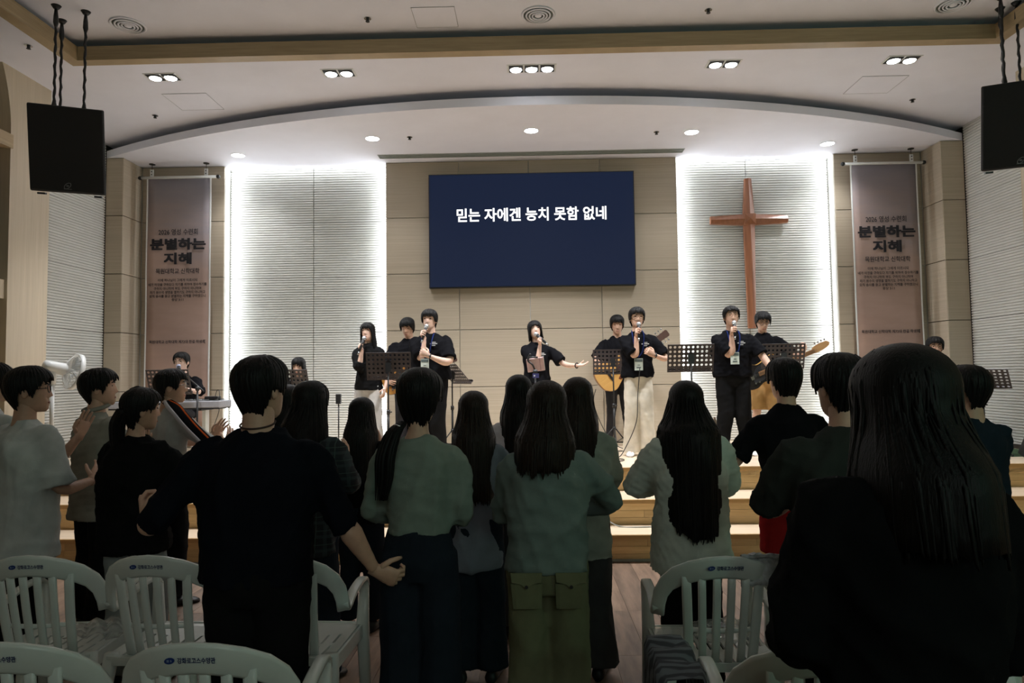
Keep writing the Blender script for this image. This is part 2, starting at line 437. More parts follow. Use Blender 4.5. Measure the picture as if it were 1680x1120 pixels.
# side walls: slatted beside the stage, boarded further forward with an arched recess
srow = rows[:5] + [4.82]
for nm, xs, rz, s in (('wall_left', X0, PI / 2, 1), ('wall_right', X1, -PI / 2, -1)):
    wl = struct(nm, MB().bbox((xs - s * .2, 6.0, 0), (xs - s * .021, 9.7, 5.1)), M_DARKGAP)
    for j in range(5):
        z0, z1 = srow[j], srow[j + 1]
        for ya, yb in ((7.25, 8.95),): panel(wl, 'slat', (xs, (ya + yb) / 2, (z0 + z1) / 2), yb - ya, z1 - z0, rz)
    xn = -5.2 if s > 0 else 5.3; ye = 7.25 if s > 0 else 7.33
    # face polygon in (y, z) with the arch edge
    ya = 6.68; hw, hh = .8, 1.25; arc = []
    for k in range(0, 9):
        t = k / 8 * .68; arc.append((ya - hw + hw * math.cos(t), 4.13 + hh * math.sin(t)))
    out = [(ye, 0), (ye, 4.82), (arc[-1][0], 4.92)] + arc[::-1] + [(ya, 0)]
    f = MB(); n = len(out); th = .45
    V = [(xn, y, z) for y, z in out] + [(xn - s * th, y, z) for y, z in out]
    f.add(V, [tuple(range(n)), tuple(range(2 * n - 1, n - 1, -1))] + [(i, i + n, (i + 1) % n + n, (i + 1) % n) for i in range(n)])
    obj('wall_board', f, M_WALLWOOD, wl)
    obj('wall_board', MB().bbox((xn - s * .4, -6, 0), (xn, 5.08, 5.1)), M_WALLWOOD, wl)
    obj('recess_back', MB().bbox((xn - s * .30, 5.0, 0), (xn - s * .25, 6.75, 5.1)), M_BEAM, wl)
    obj('recess_rail', MB().bbox((xn - s * .24, 5.08, 2.46), (xn - s * .03, ya, 2.65)), M_WALLWOOD, wl)
    obj('recess_band', MB().bbox((xn - s * .24, 5.08, 3.99), (xn + s * .012, ya + .02, 4.13)), M_BEAM, wl)
    obj('recess_board', MB().bbox((xn - s * .24, 5.08, 2.65), (xn - s * .16, ya - .02, 3.80)), plain('recess_brown', (.06, .045, .028), .6), wl)
struct('wall_rear', MB().bbox((-5.7, -6.2, 0), (5.8, -6, 5.1)), M_WALLWOOD)

# ceilings
ceil = struct('ceiling', MB().bbox((X0 - .2, 6.58, 4.82), (X1 + .2, 9.8, 4.9)).bbox((X0 - .2, -6, 4.82), (-4.50, 6.58, 4.9)).bbox((4.62, -6, 4.82), (X1 + .2, 6.58, 4.9)), M_CEIL)
struct('ceiling_tray', MB().bbox((-5.2, -6, 5.02), (5.3, 7.2, 5.1)), M_CEIL)
arc_c, R = .05, 11.58
def arc_pts(n=48):
    return [(x, 7.46 + R - math.sqrt(R * R - (x - arc_c) ** 2)) for x in np.linspace(X0, X1, n)]
ap = arc_pts()
outl = ap + [(X1, 9.7), (X0, 9.7)]
soffit = struct('ceiling_soffit', MB().loft([[(x, y, 4.63) for x, y in outl], [(x, y, 4.728) for x, y in outl]]), M_CEIL)
# timber lip round the tray
for i, (a, b) in enumerate((((-4.56, 6.54, 4.812), (4.68, 6.66, 4.86)), ((-4.56, -6, 4.812), (-4.44, 6.54, 4.86)), ((4.56, -6, 4.812), (4.68, 6.54, 4.86)))):
    tr = struct('trim_%d' % (i + 1), MB().bbox(a, b), M_BEAM)
    if i == 0: obj('lip_board', MB().bbox((-4.44, 6.542, 4.82), (4.56, 6.57, 4.955)), M_BEAM, tr)
    elif i == 1: obj('lip_board', MB().bbox((-4.47, -6, 4.82), (-4.442, 6.57, 4.955)), M_BEAM, tr)
    else: obj('lip_board', MB().bbox((4.562, -6, 4.82), (4.59, 6.57, 4.955)), M_BEAM, tr)
# access hatches (hairline joints)
for i, (c, d, z) in enumerate(((( -3.80, 7.62), (.5, .46), 4.82), ((3.93, 7.58), (.5, .46), 4.82), ((-.83, 6.28), (.4, .36), 5.02))):
    h = tag(bev(obj('ceiling_hatch', MB().bbox((c[0] - d[0] / 2, c[1] - d[1] / 2, z - .0035), (c[0] + d[0] / 2, c[1] + d[1] / 2, z)), M_CEIL), .0015),
            ('pale access hatch in ceiling above the west banner side', 'pale access hatch in ceiling above the cross side', 'pale access hatch in raised ceiling beside the middle round vent')[i], 'hatch')
    zz = z - .004
    for a_, b_2 in (((-1, -1), (1, -1)), ((1, -1), (1, 1)), ((1, 1), (-1, 1)), ((-1, 1), (-1, -1))):
        obj('joint', MB().tube([(c[0] + a_[0] * d[0] / 2, c[1] + a_[1] * d[1] / 2, zz), (c[0] + b_2[0] * d[0] / 2, c[1] + b_2[1] * d[1] / 2, zz)], .0022, 4), plain('joint_grey', (.40, .40, .42), .9), h)
    h['label'] = ('thin outlined access hatch in white ceiling near the pair of lamps above the keyboard player', 'thin outlined access hatch in white ceiling near the pair of lamps above the drummer',
                  'thin outlined access hatch in the raised ceiling beside the middle round vent')[i]

# light strips round the slatted fields
for x0, x1 in ((-4.235, -1.957), (2.10, 4.262)):
    for x, d in ((x0 + .004, 1), (x1 - .004, -1)):
        obj('light_strip', MB().bbox((x - .004, 9.50, ST + .02), (x + .004, 9.53, 4.60)), M_LED, wb)
        lamp('AREA', 'strip_light', (x + d * .012, 9.515, (ST + 4.6) / 2), (x + d * 1.0, 9.60, (ST + 4.6) / 2), LED_W * 3.9, (.90, .95, 1), shape='RECTANGLE', size=3.88, size_y=.03)
    obj('light_strip', MB().bbox((x0 + .03, 9.50, 4.615), (x1 - .03, 9.53, 4.628)), M_LED, wb)
    lamp('AREA', 'strip_light', ((x0 + x1) / 2, 9.515, 4.61), ((x0 + x1) / 2, 9.62, 3.6), LED_W * .06 * (x1 - x0), (.90, .95, 1), shape='RECTANGLE', size=x1 - x0 - .1, size_y=.03)
for o in list(COL.objects):     # long axis of each upright strip along z
    if o.type == 'LIGHT' and o.name.startswith('strip_light') and abs(o.location.z - (ST + 4.6) / 2) < .01:
        d = 1 if any(abs(o.location.x - a) < .1 for a in (-4.235, 2.10)) else -1
        zl = Vector((-d, -.085, 0)).normalized(); xl = Vector((0, 0, 1)); yl = zl.cross(xl)
        o.rotation_euler = Matrix((xl, yl, zl)).transposed().to_euler()

# ------------------------------------------------------------------ lamps in the ceiling
dl_names = ('above the keyboard player', 'above the woman singer with long hair', 'above the middle of the screen', 'above the singer beside the cross', 'above the drummer beside the banner')
for (x, y), nm in zip(((-3.852, 8.946), (-1.916, 8.415), (.083, 8.256), (2.084, 8.429), (3.999, 8.973)), dl_names):
    t = thing('downlight', 'glowing round white downlight in the stage soffit ' + nm, 'lamp', (x, y, 4.63), 0, 'round downlights in the stage soffit')
    obj('trim_ring', MB().ring((0, 0, -.002), .088, .006, n=28), M_WHITEPL, t, True)
    obj('lens', MB().cyl((0, 0, -.004), (0, 0, 0), .083, n=28), M_LAMP, t)
    l = lamp('SPOT', 'downlight_beam', (x, y, 4.60), (x, y - .15, 0), DOWN_W, (.96, .975, 1), spot_size=math.radians(125), spot_blend=.8, shadow_soft_size=.07)
sp_names = ('above the fan', 'above the long-haired woman singer', 'in the middle above the screen', 'above the bass player', 'above the drummer')
for (x, n), nm in zip(((-3.805, 2), (-1.938, 2), (.083, 3), (2.068, 2), (3.892, 2)), sp_names):
    t = thing('spotlight', ('triple' if n == 3 else 'twin') + ' recessed square spotlight set lit in the white ceiling ' + nm, 'lamp', (x, 6.965, 4.82), 0, 'square spotlight sets in front of the stage soffit')
    obj('frame', MB().bbox((-.083 * n - .006, -.088, -.006), (.083 * n + .006, .088, 0)), M_WHITEPL, t)
    for k in range(n):
        cx_ = (k - (n - 1) / 2) * .163
        obj('housing', MB().bbox((cx_ - .072, -.078, -.009), (cx_ + .072, .078, -.005)), M_BLACK, t)
        Rm = Matrix.Rotation(math.radians(24), 4, 'X')
        obj('bulb', MB().ell((cx_, .005, -.016), (.06, .06, .012), n=20), M_LAMP, t, True)
        obj('reflector', MB().ring((cx_, .005, -.012), .062, .006, n=24), M_CHROME, t, True)
    lamp('SPOT', 'spot_beam', (x, 6.965, 4.78), (x * .92, 7.6, 0.69), SPOT_W * n / 2, (.96, .975, 1), spot_size=math.radians(95), spot_blend=.8, shadow_soft_size=.09)

# round air diffusers, sprinklers, slot grille
for x, nm in ((-3.775, 'beside the hanging loudspeaker over the fan'), (.145, 'in the middle over the triple spotlight'), (4.005, 'beside the hanging loudspeaker over the drummer')):
    t = thing('ceiling_vent', 'round white ceiling air diffuser with concentric rings ' + nm, 'vent', (x, 6.28, 5.02), 0, 'round air diffusers in the raised ceiling')
    obj('flange', MB().ring((0, 0, -.004), .15, .012, n=32), M_CEIL, t, True)
    obj('throat', MB().cyl((0, 0, -.003), (0, 0, 0), .14, n=32), plain('vent_dark', (.10, .115, .10), .8), t)
    for R_, z in ((.113, -.010), (.083, -.013), (.055, -.015)): obj('cone', MB().ring((0, 0, z), R_, .009, n=28), M_CEIL, t, True)
    obj('hub', MB().ell((0, 0, -.012), (.034, .034, .01), n=18), M_CEIL, t, True)
for (x, y, z), nm in zip(((-1.441, 8.389, 4.63), (1.641, 8.392, 4.63), (-4.456, 7.993, 4.82), (4.588, 8.022, 4.82), (-4.703, 6.235, 4.82), (-1.47, 6.27, 5.02), (1.737, 6.27, 5.02)),
        ('in the soffit over the long-haired woman', 'in the soffit over the guitarist', 'beside the banner end of the arc', 'at the drummer end of the arc', 'between wall and timber lip over the fan', 'in the raised ceiling beside the hatch', 'in the raised ceiling over the bass player')):
    t = thing('sprinkler', 'tiny dark ceiling sprinkler head ' + nm, 'sprinkler', (x, y, z), 0, 'sprinkler heads')
    obj('plate', MB().cyl((0, 0, -.006), (0, 0, 0), .034, .03, 16), M_CHROME, t)
    obj('head', MB().cyl((0, 0, -.03), (0, 0, -.005), .012, .016, 10).cyl((0, 0, -.034), (0, 0, -.03), .02, n=10), M_BLACK, t)
t = thing('slot_grille', 'long narrow grey slot diffuser in the soffit above the screen', 'vent', (.075, 9.13, 4.63))
obj('frame', MB().bbox((-2.07, -.085, -.004), (2.07, .085, 0)), plain('grille_grey', (.32, .34, .32), .6), t)
for k in range(3): obj('slat', MB().bbox((-2.06, -.05 + k * .05 - .008, -.012), (2.06, -.05 + k * .05 + .008, -.004)), plain('grille_dark', (.26, .29, .26), .6), t)

# ================================================================== PEOPLE
HEAD = np.array([  # z, half width, front, back  (head-space, metres)
    (-.117, .016, .076, -.050), (-.110, .030, .085, -.025), (-.095, .044, .091, .010), (-.075, .054, .093, .045), (-.050, .062, .092, .068),
    (-.025, .068, .092, .082), (0, .072, .092, .092), (.025, .0745, .093, .097), (.05, .075, .090, .097), (.075, .069, .081, .088),
    (.095, .056, .064, .071), (.108, .038, .043, .047), (.116, .016, .018, .020)])
def head_at(z):
    return [float(np.interp(z, HEAD[:, 0], HEAD[:, i])) for i in (1, 2, 3)]
def head_mb(M, mb):
    rings = []
    for z in np.concatenate([np.linspace(-.117, -.05, 7), np.linspace(-.04, .05, 10), np.linspace(.06, .116, 7)]):
        w_, f_, b_ = head_at(z); ring = []
        for k in range(28):
            a = 2 * PI * k / 28; sx, cy = math.sin(a), math.cos(a)
            x = w_ * math.copysign(abs(sx) ** .92, sx); y = (f_ if cy > 0 else b_) * math.copysign(abs(cy) ** .92, cy)
            if cy > 0:
                nz = max(0, 1 - abs(z + .03) / .012) * .021 if z < -.03 else max(0, (.03 - z) / .06) * .021 if z < .03 else 0
                y += nz * math.exp(-(x / .013) ** 2)
                y -= .008 * math.exp(-((abs(x) - .032) / .016) ** 2 - ((z - .016) / .014) ** 2)
                y += .004 * math.exp(-(x / .02) ** 2 - ((z + .064) / .01) ** 2)
                y += .004 * math.exp(-((z - .036) / .010) ** 2) * (abs(x) < .055)
            ring.append(M @ Vector((x, y, z)))
        rings.append(ring)
    mb.loft(rings)
    for s in (-1, 1):
        E_ = M.to_3x3() @ Matrix.Rotation(s * .35, 3, 'Z') @ Matrix.Rotation(-.2, 3, 'X')
        mb.ell(M @ Vector((s * .076, -.008, -.004)), (.010, .021, .033), E_, 10, 7)

def hair_mb(M, style, vol=1., strands=60, seed=0, hem=None, spread=None, part=0.):
    """style: short / crop / fringe / long / bob / tied; hem: z of the ends in head space"""
    R_ = random.Random(seed); mb = MB()
    off0 = {'short': .019, 'crop': .015, 'fringe': .019, 'long': .016, 'bob': .017, 'tied': .012}[style] * vol
    hem = hem if hem is not None else {'long': -.42, 'bob': -.14}.get(style, 0)
    if style in ('short', 'crop'): low = [(0, .074), (35, .066), (55, .042), (66, .012), (77, -.020), (87, .008), (106, .0), (120, -.055), (140, -.088), (180, -.102)]
    elif style == 'fringe': low = [(0, .058), (30, .055), (50, .036), (62, -.005), (78, -.026), (92, -.012), (108, -.05), (130, -.085), (180, -.095)]
    elif style == 'tied': low = [(0, .074), (40, .062), (60, .03), (75, .0), (90, .012), (110, -.05), (140, -.11), (180, -.13)]
    else: low = [(0, .052), (26, .046), (48, .01), (58, -.05), (66, hem + .03), (90, hem + .01), (180, hem)]
    lx, ly = [a for a, _ in low], [b for _, b in low]
    sp = spread or (.115, .07, .12)
    def surf(phi, z):
        """outer surface point"""
        if style in ('long', 'bob') and z < .0:
            t = min(1, -z / max(.05, min(.15, -hem))); t = t * t * (3 - 2 * t)
            w0, f0, b0 = head_at(0); w_, f_, b_ = (w0 + off0) * (1 - t) + sp[0] * t, (f0 + off0) * (1 - t) + sp[1] * t, (b0 + off0) * (1 - t) + sp[2] * t
        elif z < -.03:
            w0, f0, b0 = head_at(-.03); t = min(1, (-.03 - z) / .08)
            w_, f_, b_ = w0 + off0 - .020 * t, f0 + off0, b0 + off0 * (1 - .95 * t) - .024 * t
        else:
            zz = z * (.116 / (.116 + off0)) if z > 0 else z
            w_, f_, b_ = [x + off0 for x in head_at(min(zz, .1155))]
            if z > .05: k = max(0., 1 - ((z - .05) / (.068 + off0)) ** 2) ** .5; w1, f1, b1 = [x + off0 for x in head_at(.05)]; w_, f_, b_ = w1 * k, f1 * k, b1 * k
        a = phi; sx, cy = math.sin(a), math.cos(a)
        return Vector((w_ * math.copysign(abs(sx) ** .95, sx), (f_ if cy > 0 else b_) * math.copysign(abs(cy) ** .95, cy), z))
    ztop = .117 + off0; N = 44; m = 18
    ph0 = [R_.uniform(0, 6.28) for _ in range(4)]
    def zlow(phi):
        d = abs((math.degrees(phi) + 180) % 360 - 180)
        return float(np.interp(d, lx, ly)) + .004 * math.sin(9 * phi + ph0[0]) + .003 * math.sin(17 * phi + ph0[1]) - (.10 * max(0, math.cos(phi - PI)) ** 2 * (hem < -.5))
    def pt(phi, t, lift=0.):
        zl = zlow(phi); an = t
        z = ztop - (ztop - zl) * (1 - math.cos(an * PI / 2)) ** (.75 if style not in ('long', 'bob') else 1.0) if t < 1 else zl - (t - 1) * .1
        z = min(z, ztop - .0005)
        p = surf(phi, z)
        r = 1 + (.016 * math.sin(7 * phi + 2 * t + ph0[2]) + .008 * math.sin(23 * phi + ph0[3])) * min(1, t * 2)
        q = Vector((p.x * r, p.y * r, p.z)); h = Vector((p.x, p.y, 0))
        if h.length > 1e-5: q += h.normalized() * lift
        return q
    outer = []; inner = []
    for i in range(1, m + 1):
        t = i / m; ro = []; ri = []
        for k in range(N):
            phi = 2 * PI * k / N; p = pt(phi, t); h = Vector((p.x, p.y, 0)); L = max(h.length, 1e-5)
            th = .020 if p.z < .08 else .014
            q = p - h / L * min(th * (1.2 - .9 * max(0, t - .8) * 5 * .8), L * .8); q.z = min(p.z, ztop - .012)
            ro.append(M @ p); ri.append(M @ q)
        outer.append(ro); inner.append(ri)
    V = [p for r in outer for p in r] + [p for r in inner for p in r] + [M @ Vector((0, 0, ztop)), M @ Vector((0, 0, ztop - .012))]
    F = []; o2 = m * N
    for i in range(m - 1):
        for k in range(N):
            j = (k + 1) % N
            F.append((i * N + k, (i + 1) * N + k, (i + 1) * N + j, i * N + j))
            F.append((o2 + i * N + k, o2 + i * N + j, o2 + (i + 1) * N + j, o2 + (i + 1) * N + k))
    for k in range(N):
        j = (k + 1) % N
        F.append((len(V) - 2, k, j)); F.append((len(V) - 1, o2 + j, o2 + k))
        F.append(((m - 1) * N + k, o2 + (m - 1) * N + k, o2 + (m - 1) * N + j, (m - 1) * N + j))
    mb.add(V, F)
    for i in range(int(strands * 1.5)):
        phi = R_.uniform(0, 2 * PI); t0 = R_.uniform(.12, .55); t1 = R_.uniform(.92, 1.0) + (R_.uniform(0, .35) if style in ('long', 'bob') else R_.uniform(-.05, .22))
        dphi = R_.uniform(-.16, .16); w_ = R_.uniform(.0035, .0075) * (1.5 if style in ('short', 'fringe', 'crop') else 1.); lf = R_.uniform(.0, .003)
        pts = []; rd = []
        for q in range(8):
            u = q / 7; pts.append(M @ pt(phi + dphi * u, t0 + (t1 - t0) * u, lf * math.sin(u * PI) - .0025)); rd.append((w_ * (.25 + .75 * math.sin(PI * min(1, u * .8 + .15))) * (1 if u < .9 else .4), w_ * .45))
        c = M @ Vector((0, 0, 0)); tang = M.to_3x3() @ Vector((math.cos(phi), -math.sin(phi), 0))
        mb.tube(pts, rd, 6, flat=tang)
    return mb

def ik(S, W, l1, l2, pole):
    d = W - S; L = d.length
    if L > (l1 + l2) * .995: W = S + d * ((l1 + l2) * .995 / L); d = W - S; L = d.length
    a = (l1 * l1 - l2 * l2 + L * L) / (2 * L); h = math.sqrt(max(0, l1 * l1 - a * a)); u = d / L
    p = Vector(pole); p = p - u * p.dot(u); p.normalize()
    return S + u * a + p * h, W
def curve_pts(P, k=3):
    """Catmull-Rom through P"""
    out = []; n = len(P)
    for i in range(n - 1):
        p0, p1, p2, p3 = P[max(i - 1, 0)], P[i], P[i + 1], P[min(i + 2, n - 1)]
        for q in range(k):
            t = q / k
            out.append(.5 * ((2 * p1) + (p2 - p0) * t + (2 * p0 - 5 * p1 + 4 * p2 - p3) * t * t + (3 * p1 - p0 - 3 * p2 + p3) * t ** 3))
    out.append(P[-1]); return out
def along(P, u):
    """point at fraction u of the polyline"""
    L = [(P[i + 1] - P[i]).length for i in range(len(P) - 1)]; T = sum(L) * u
    for i, l in enumerate(L):
        if T <= l + 1e-9: return P[i].lerp(P[i + 1], T / l)
        T -= l
    return P[-1]
def limb(mb, P, rad, n=12):
    """rad: list of (fraction, radius)"""
    us = np.linspace(0, 1, 15); C = curve_pts(P, 6); pts = [along(C, u) for u in us]
    mb.tube(pts, [float(np.interp(u, [a for a, _ in rad], [b for _, b in rad])) for u in us], n)

def hand(mb, W, d, n, side, curl=.5, s=1.):
    d = Vector(d).normalized(); n = Vector(n); n = (n - d * n.dot(d)).normalized(); t = d.cross(n) * side
    def rg(c, a, b): return [c + t * (a * math.cos(2 * PI * k / 12)) + n * (b * math.sin(2 * PI * k / 12)) for k in range(12)]
    mb.loft([rg(W - d * .02 * s, .024 * s, .019 * s), rg(W + d * .015 * s, .030 * s, .019 * s), rg(W + d * .05 * s, .040 * s, .016 * s), rg(W + d * .085 * s, .041 * s, .013 * s), rg(W + d * .095 * s, .036 * s, .009 * s)])
    for i, L in enumerate((.072, .080, .075, .060)):
        p = W + d * (.084 - .004 * abs(i - 1.2)) * s + t * (.030 - .0205 * i) * s; a = .15 + .1 * curl; pts = [p - d * .012 * s, p]; an = 0
        for k, f in enumerate((.46, .30, .24)):
            an += curl * (1.0 if k else .8); dr = d * math.cos(an) + n * math.sin(an); dr = (dr + t * (.10 - .07 * i) * (1 - min(1, curl))).normalized()
            p = p + dr * L * f * s; pts.append(p)
        mb.tube(pts, [x * s for x in (.0092, .0092, .0085, .0078, .0055)], 7)
    p = W + d * .022 * s + t * .028 * s; pts = [p - t * .012 * s, p]
    for dr, L in (((d * .55 + t * .75 + n * .35), .036), ((d * .85 + t * .25 + n * (.35 + .5 * curl)), .030), ((d * .8 - t * .1 + n * (.4 + .8 * curl)), .024)):
        p = p + dr.normalized() * L * s; pts.append(p)
    mb.tube(pts, [x * s for x in (.012, .013, .0105, .009, .006)], 7)

def foot_mb(mb, A, yaw_, s=1., h=.075):
    d = Vector((math.sin(yaw_), math.cos(yaw_), 0)); r = Vector((d.y, -d.x, 0)); A = Vector(A); rings = []
    for y, w_, hh in ((-.075, .020, .045), (-.062, .036, .075), (-.02, .040, .085), (.05, .043, .070), (.11, .048, .050), (.16, .042, .038), (.185, .020, .022)):
        ring = []
        for k in range(12):
            a = 2 * PI * k / 12; zz = hh * s * .5 * (1 + math.sin(a)); x = w_ * s * math.cos(a) * (1.0 if math.sin(a) < .2 else .9)
            ring.append(Vector((A.x, A.y, A.z)) + d * y * s + r * x + Vector((0, 0, zz)))
        rings.append(ring)
    mb.loft(rings)

def person(label, X, Y, H, yw, Z=0., sex='m', head=(0, 0, 0), lean=0., side=0., L=None, Rr=None, shirt=None, pants=None, hair='short', hairkw=None,
           hairm=None, skin=None, shoes=None, build=1., seated=0., stance=.10, face=True, mouth='closed', glasses=None, vox=.0135, name='person', group=None, hdrop=0.):
    """faces +Y locally; X is the person's right. head: yaw, pitch, roll. L / Rr: dict(w=wrist, pole, d, n, curl)"""
    s = H / 1.72; f = sex == 'f'; b = build
    hairm = hairm or M_HAIR; skin = skin or M_SKIN; sh = dict(shirt or {}); pa = dict(pants or {})
    root = thing(name, label, 'person', (X, Y, Z), math.radians(yw), group)
    dz = seated      # how far the pelvis is lowered
    piv = Vector((0, 0, .96 * s - dz))
    RL = Matrix.Rotation(-math.radians(lean), 3, 'X') @ Matrix.Rotation(math.radians(side), 3, 'Y')
    def B(p):
        p = Vector(p); p = Vector((p.x, p.y, p.z - dz)); k = min(1, max(0, (p.z - piv.z + .06) / .25)); k = k * k * (3 - 2 * k)
        q = RL @ (p - piv) + piv
        return p.lerp(q, k)
    shw = (.160 if f else .182) * s * (1 + (b - 1) * .6); shz = 1.350 * s
    # --- head
    hc = B((0, .012 * s, 1.598 * s - hdrop)); nb = B((0, -.012 * s, 1.43 * s))
    neck_p = nb.lerp(hc, .45)
    HR = Euler((math.radians(head[1]), math.radians(head[2]), -math.radians(head[0])), 'YXZ').to_matrix()
    HR = Matrix.Rotation(-math.radians(head[0]), 3, 'Z') @ Matrix.Rotation(math.radians(head[1]), 3, 'X') @ Matrix.Rotation(math.radians(head[2]), 3, 'Y')
    hc2 = neck_p + HR @ (hc - neck_p)
    hs = s ** .5 * (.97 if f else 1.0)
    HM = Matrix.Translation(hc2) @ (HR * hs).to_4x4() if False else Matrix.Translation(hc2) @ HR.to_4x4() @ Matrix.Diagonal((hs, hs, hs, 1))
    # --- arms
    arms = {}
    for sd, spec in ((-1, L), (1, Rr)):
        sp = spec or {}
        S = B((sd * shw, 0, shz))
        if 'w' in sp: W = Vector(sp['w']) * 1.0
        else: W = Vector((sd * (shw + .10 * s), .06 * s, .86 * s - dz))
        E_, W = ik(S, W, .285 * s, .245 * s, sp.get('pole', (sd * .6, -.6, -.5)))
        fd = (W - E_).normalized()
        arms[sd] = (S, E_, W, Vector(sp['d']) if 'd' in sp else fd, Vector(sp.get('n', (-sd, .1, -.2))), sp.get('curl', .45))
    # --- legs
    legs = {}
    for sd in (-1, 1):
        hp = Vector((sd * .085 * s * b ** .5, -.005, .90 * s - dz))
        if seated: kn = Vector((sd * .13 * s, .43 * s, .50 * s)); an = Vector((sd * .13 * s, .40 * s, .085))
        else: kn = Vector((sd * (.085 + .15 * (stance - .085)) * s, .02 * s, .49 * s)); an = Vector((sd * stance * s, -.01, .085))
        legs[sd] = (hp, kn, an)
    # --- body skin (one continuous surface)
    mb = MB()
    def ringz(z, w_, d_, yo=0., n=20, e=1.):
        return [B((w_ * math.copysign(abs(math.cos(2 * PI * k / n)) ** e, math.cos(2 * PI * k / n)), yo + d_ * math.copysign(abs(math.sin(2 * PI * k / n)) ** e, math.sin(2 * PI * k / n)), z)) for k in range(n)]
    q = s * b
    mb.loft([ringz(z * s, w_ * q, d_ * q, y * s) for z, w_, d_, y in ((.84, .11, .085, -.01), (.92, .150, .10, -.015), (1.05, .125 if f else .135, .088, 0), (1.2, .125 if f else .14, .090, 0), (1.31, .120 if f else .135, .080, -.012), (1.38, .085, .055, -.015), (1.455, .045, .045, -.012))])
    nr = (.046 if f else .055) * s * b ** .4
    nb = nb - Vector((0, 0, hdrop * .5)); jaw = hc2 + HR @ Vector((0, -.012, -.055)) * hs
    mb.tube([nb - Vector((0, 0, .05)), nb.lerp(jaw, .3), nb.lerp(jaw, .7), jaw], [nr * 1.25, nr * 1.02, nr, nr * .98], 14)
    for sd in (-1, 1):
        S, E_, W, *_ = arms[sd]
        mb.ell(S - Vector((sd * .012, 0, .012)), (.038 * q,) * 3)
        cv = {'short': .40, 'elbow': .58, 'long': .93}[(shirt or {}).get('sleeve', 'short')]; kf = lambda u: .78 if u < cv else 1.
        limb(mb, [S, E_, W], [(u, r * kf(u)) for u, r in ((0, .036 * q), (.12, .038 * q), (.3, .040 * q), (.39, .039 * q), (.41, .0385 * q), (.52, .036 * q), (.57, .036 * q), (.59, .037 * q), (.65, .038 * q), (.92, .028 * s), (.94, .027 * s), (1, .025 * s))])
        hp, kn, an = legs[sd]
        lk = .78 if (pants or {}).get('cut') != 'shorts' else 1.
        limb(mb, [hp, hp.lerp(kn, .5), kn, kn.lerp(an, .5), an], [(0, .085 * q * lk), (.45, .058 * q * lk), (.55, .052 * q * lk), (.7, .055 * q * lk), (1, .036 * s)])
        mb.tube([an + Vector((0, -.02, -.03)), an + Vector((0, .05, -.05)), an + Vector((sd * .02, .12, -.06))], [.035 * s, .034 * s, .025 * s], 10)
    body = fuse(mb, vox, 3)
    ex = MB(); head_mb(HM, ex)
    for sd in (-1, 1):
        S, E_, W, d, n, curl = arms[sd]
        hand(ex, W, d, n, sd, curl, s * (.92 if f else 1.02))
    # join head and hands to the same mesh
    me2 = ex.mesh('x', True)
    import bmesh
    bm = bmesh.new(); bm.from_mesh(body); bm.from_mesh(me2); bm.to_mesh(body); bm.free(); bpy.data.meshes.remove(me2)
    body.shade_smooth(); body.materials.clear()
    put('body', body, skin, root)
    # --- hair
    kw = dict(hairkw or {}); extra = kw.pop('extra', None)
    hm = hair_mb(HM, hair, seed=hash(label) % 999 if False else sum(map(ord, label)) % 999, **kw)
    if extra == 'pony':       # low tail over one shoulder
        a = HM @ Vector((-.04, -.095, -.11)); P = [a, a + Vector((-.03, -.045, -.04)), a + Vector((-.055, -.075, -.13)), a + Vector((-.06, -.08, -.22)), a + Vector((-.075, -.075, -.31))]
        for i in range(26):
            o = Vector((random.gauss(0, .013), random.gauss(0, .008), 0)); C = curve_pts([p + o * (.4 + .9 * math.sin(PI * j / 5)) for j, p in enumerate(P)], 3)
            hm.tube(C, [.011 * math.sin(PI * min(.97, .25 + .75 * j / (len(C) - 1))) + .001 for j in range(len(C))], 6)
    if extra == 'bun':
        c = HM @ Vector((-.098, .0, .098))
        for i in range(16):
            ax = Vector((random.gauss(0, .5), random.gauss(0, .5), 1)); hm.ring(c + Vector((random.gauss(0, .006),) * 3), random.uniform(.014, .027), .012, ax, 14, 6)
        hm.ell(c, (.032, .032, .030))
        c2 = HM @ Vector((-.03, -.10, -.02))
        for i in range(14):
            o = Vector((random.gauss(0, .02), random.gauss(0, .01), 0)); P = [HM @ Vector((0.01, -.095, .0)) + o, HM @ Vector((-.03, -.11, -.08)) + o * 1.2, HM @ Vector((-.05, -.10, -.17)) + o * 1.1, HM @ Vector((-.05, -.09, -.24)) + o]
            C = curve_pts(P, 3); hm.tube(C, [.013] * (len(C) - 2) + [.008, .002], 6)
    obj('hair', hm, hairm, root, True)
    # --- face
    if face:
        for sd in (-1, 1):
            Rm = HM.to_3x3()
            e = MB().ell(HM @ Vector((sd * .031, .0815, .014)), (.0125, .004, .0042), Rm, 10, 6); obj('eye', e, M_EYE, root, True)
            P = [HM @ Vector((sd * x, y, z)) for x, y, z in ((.014, .0945, .034), (.03, .091, .040), (.047, .081, .035))]
            obj('eyebrow', MB().tube(P, [.003, .0045, .0022], 6), hairm, root, True)
        if mouth == 'open': obj('mouth', MB().ell(HM @ Vector((0, .090, -.070)), (.019, .010, .016), HM.to_3x3()), M_MOUTH, root, True)
        else: obj('lips', MB().ell(HM @ Vector((0, .0925, -.066)), (.021, .005, .0065), HM.to_3x3()), M_LIP, root, True)
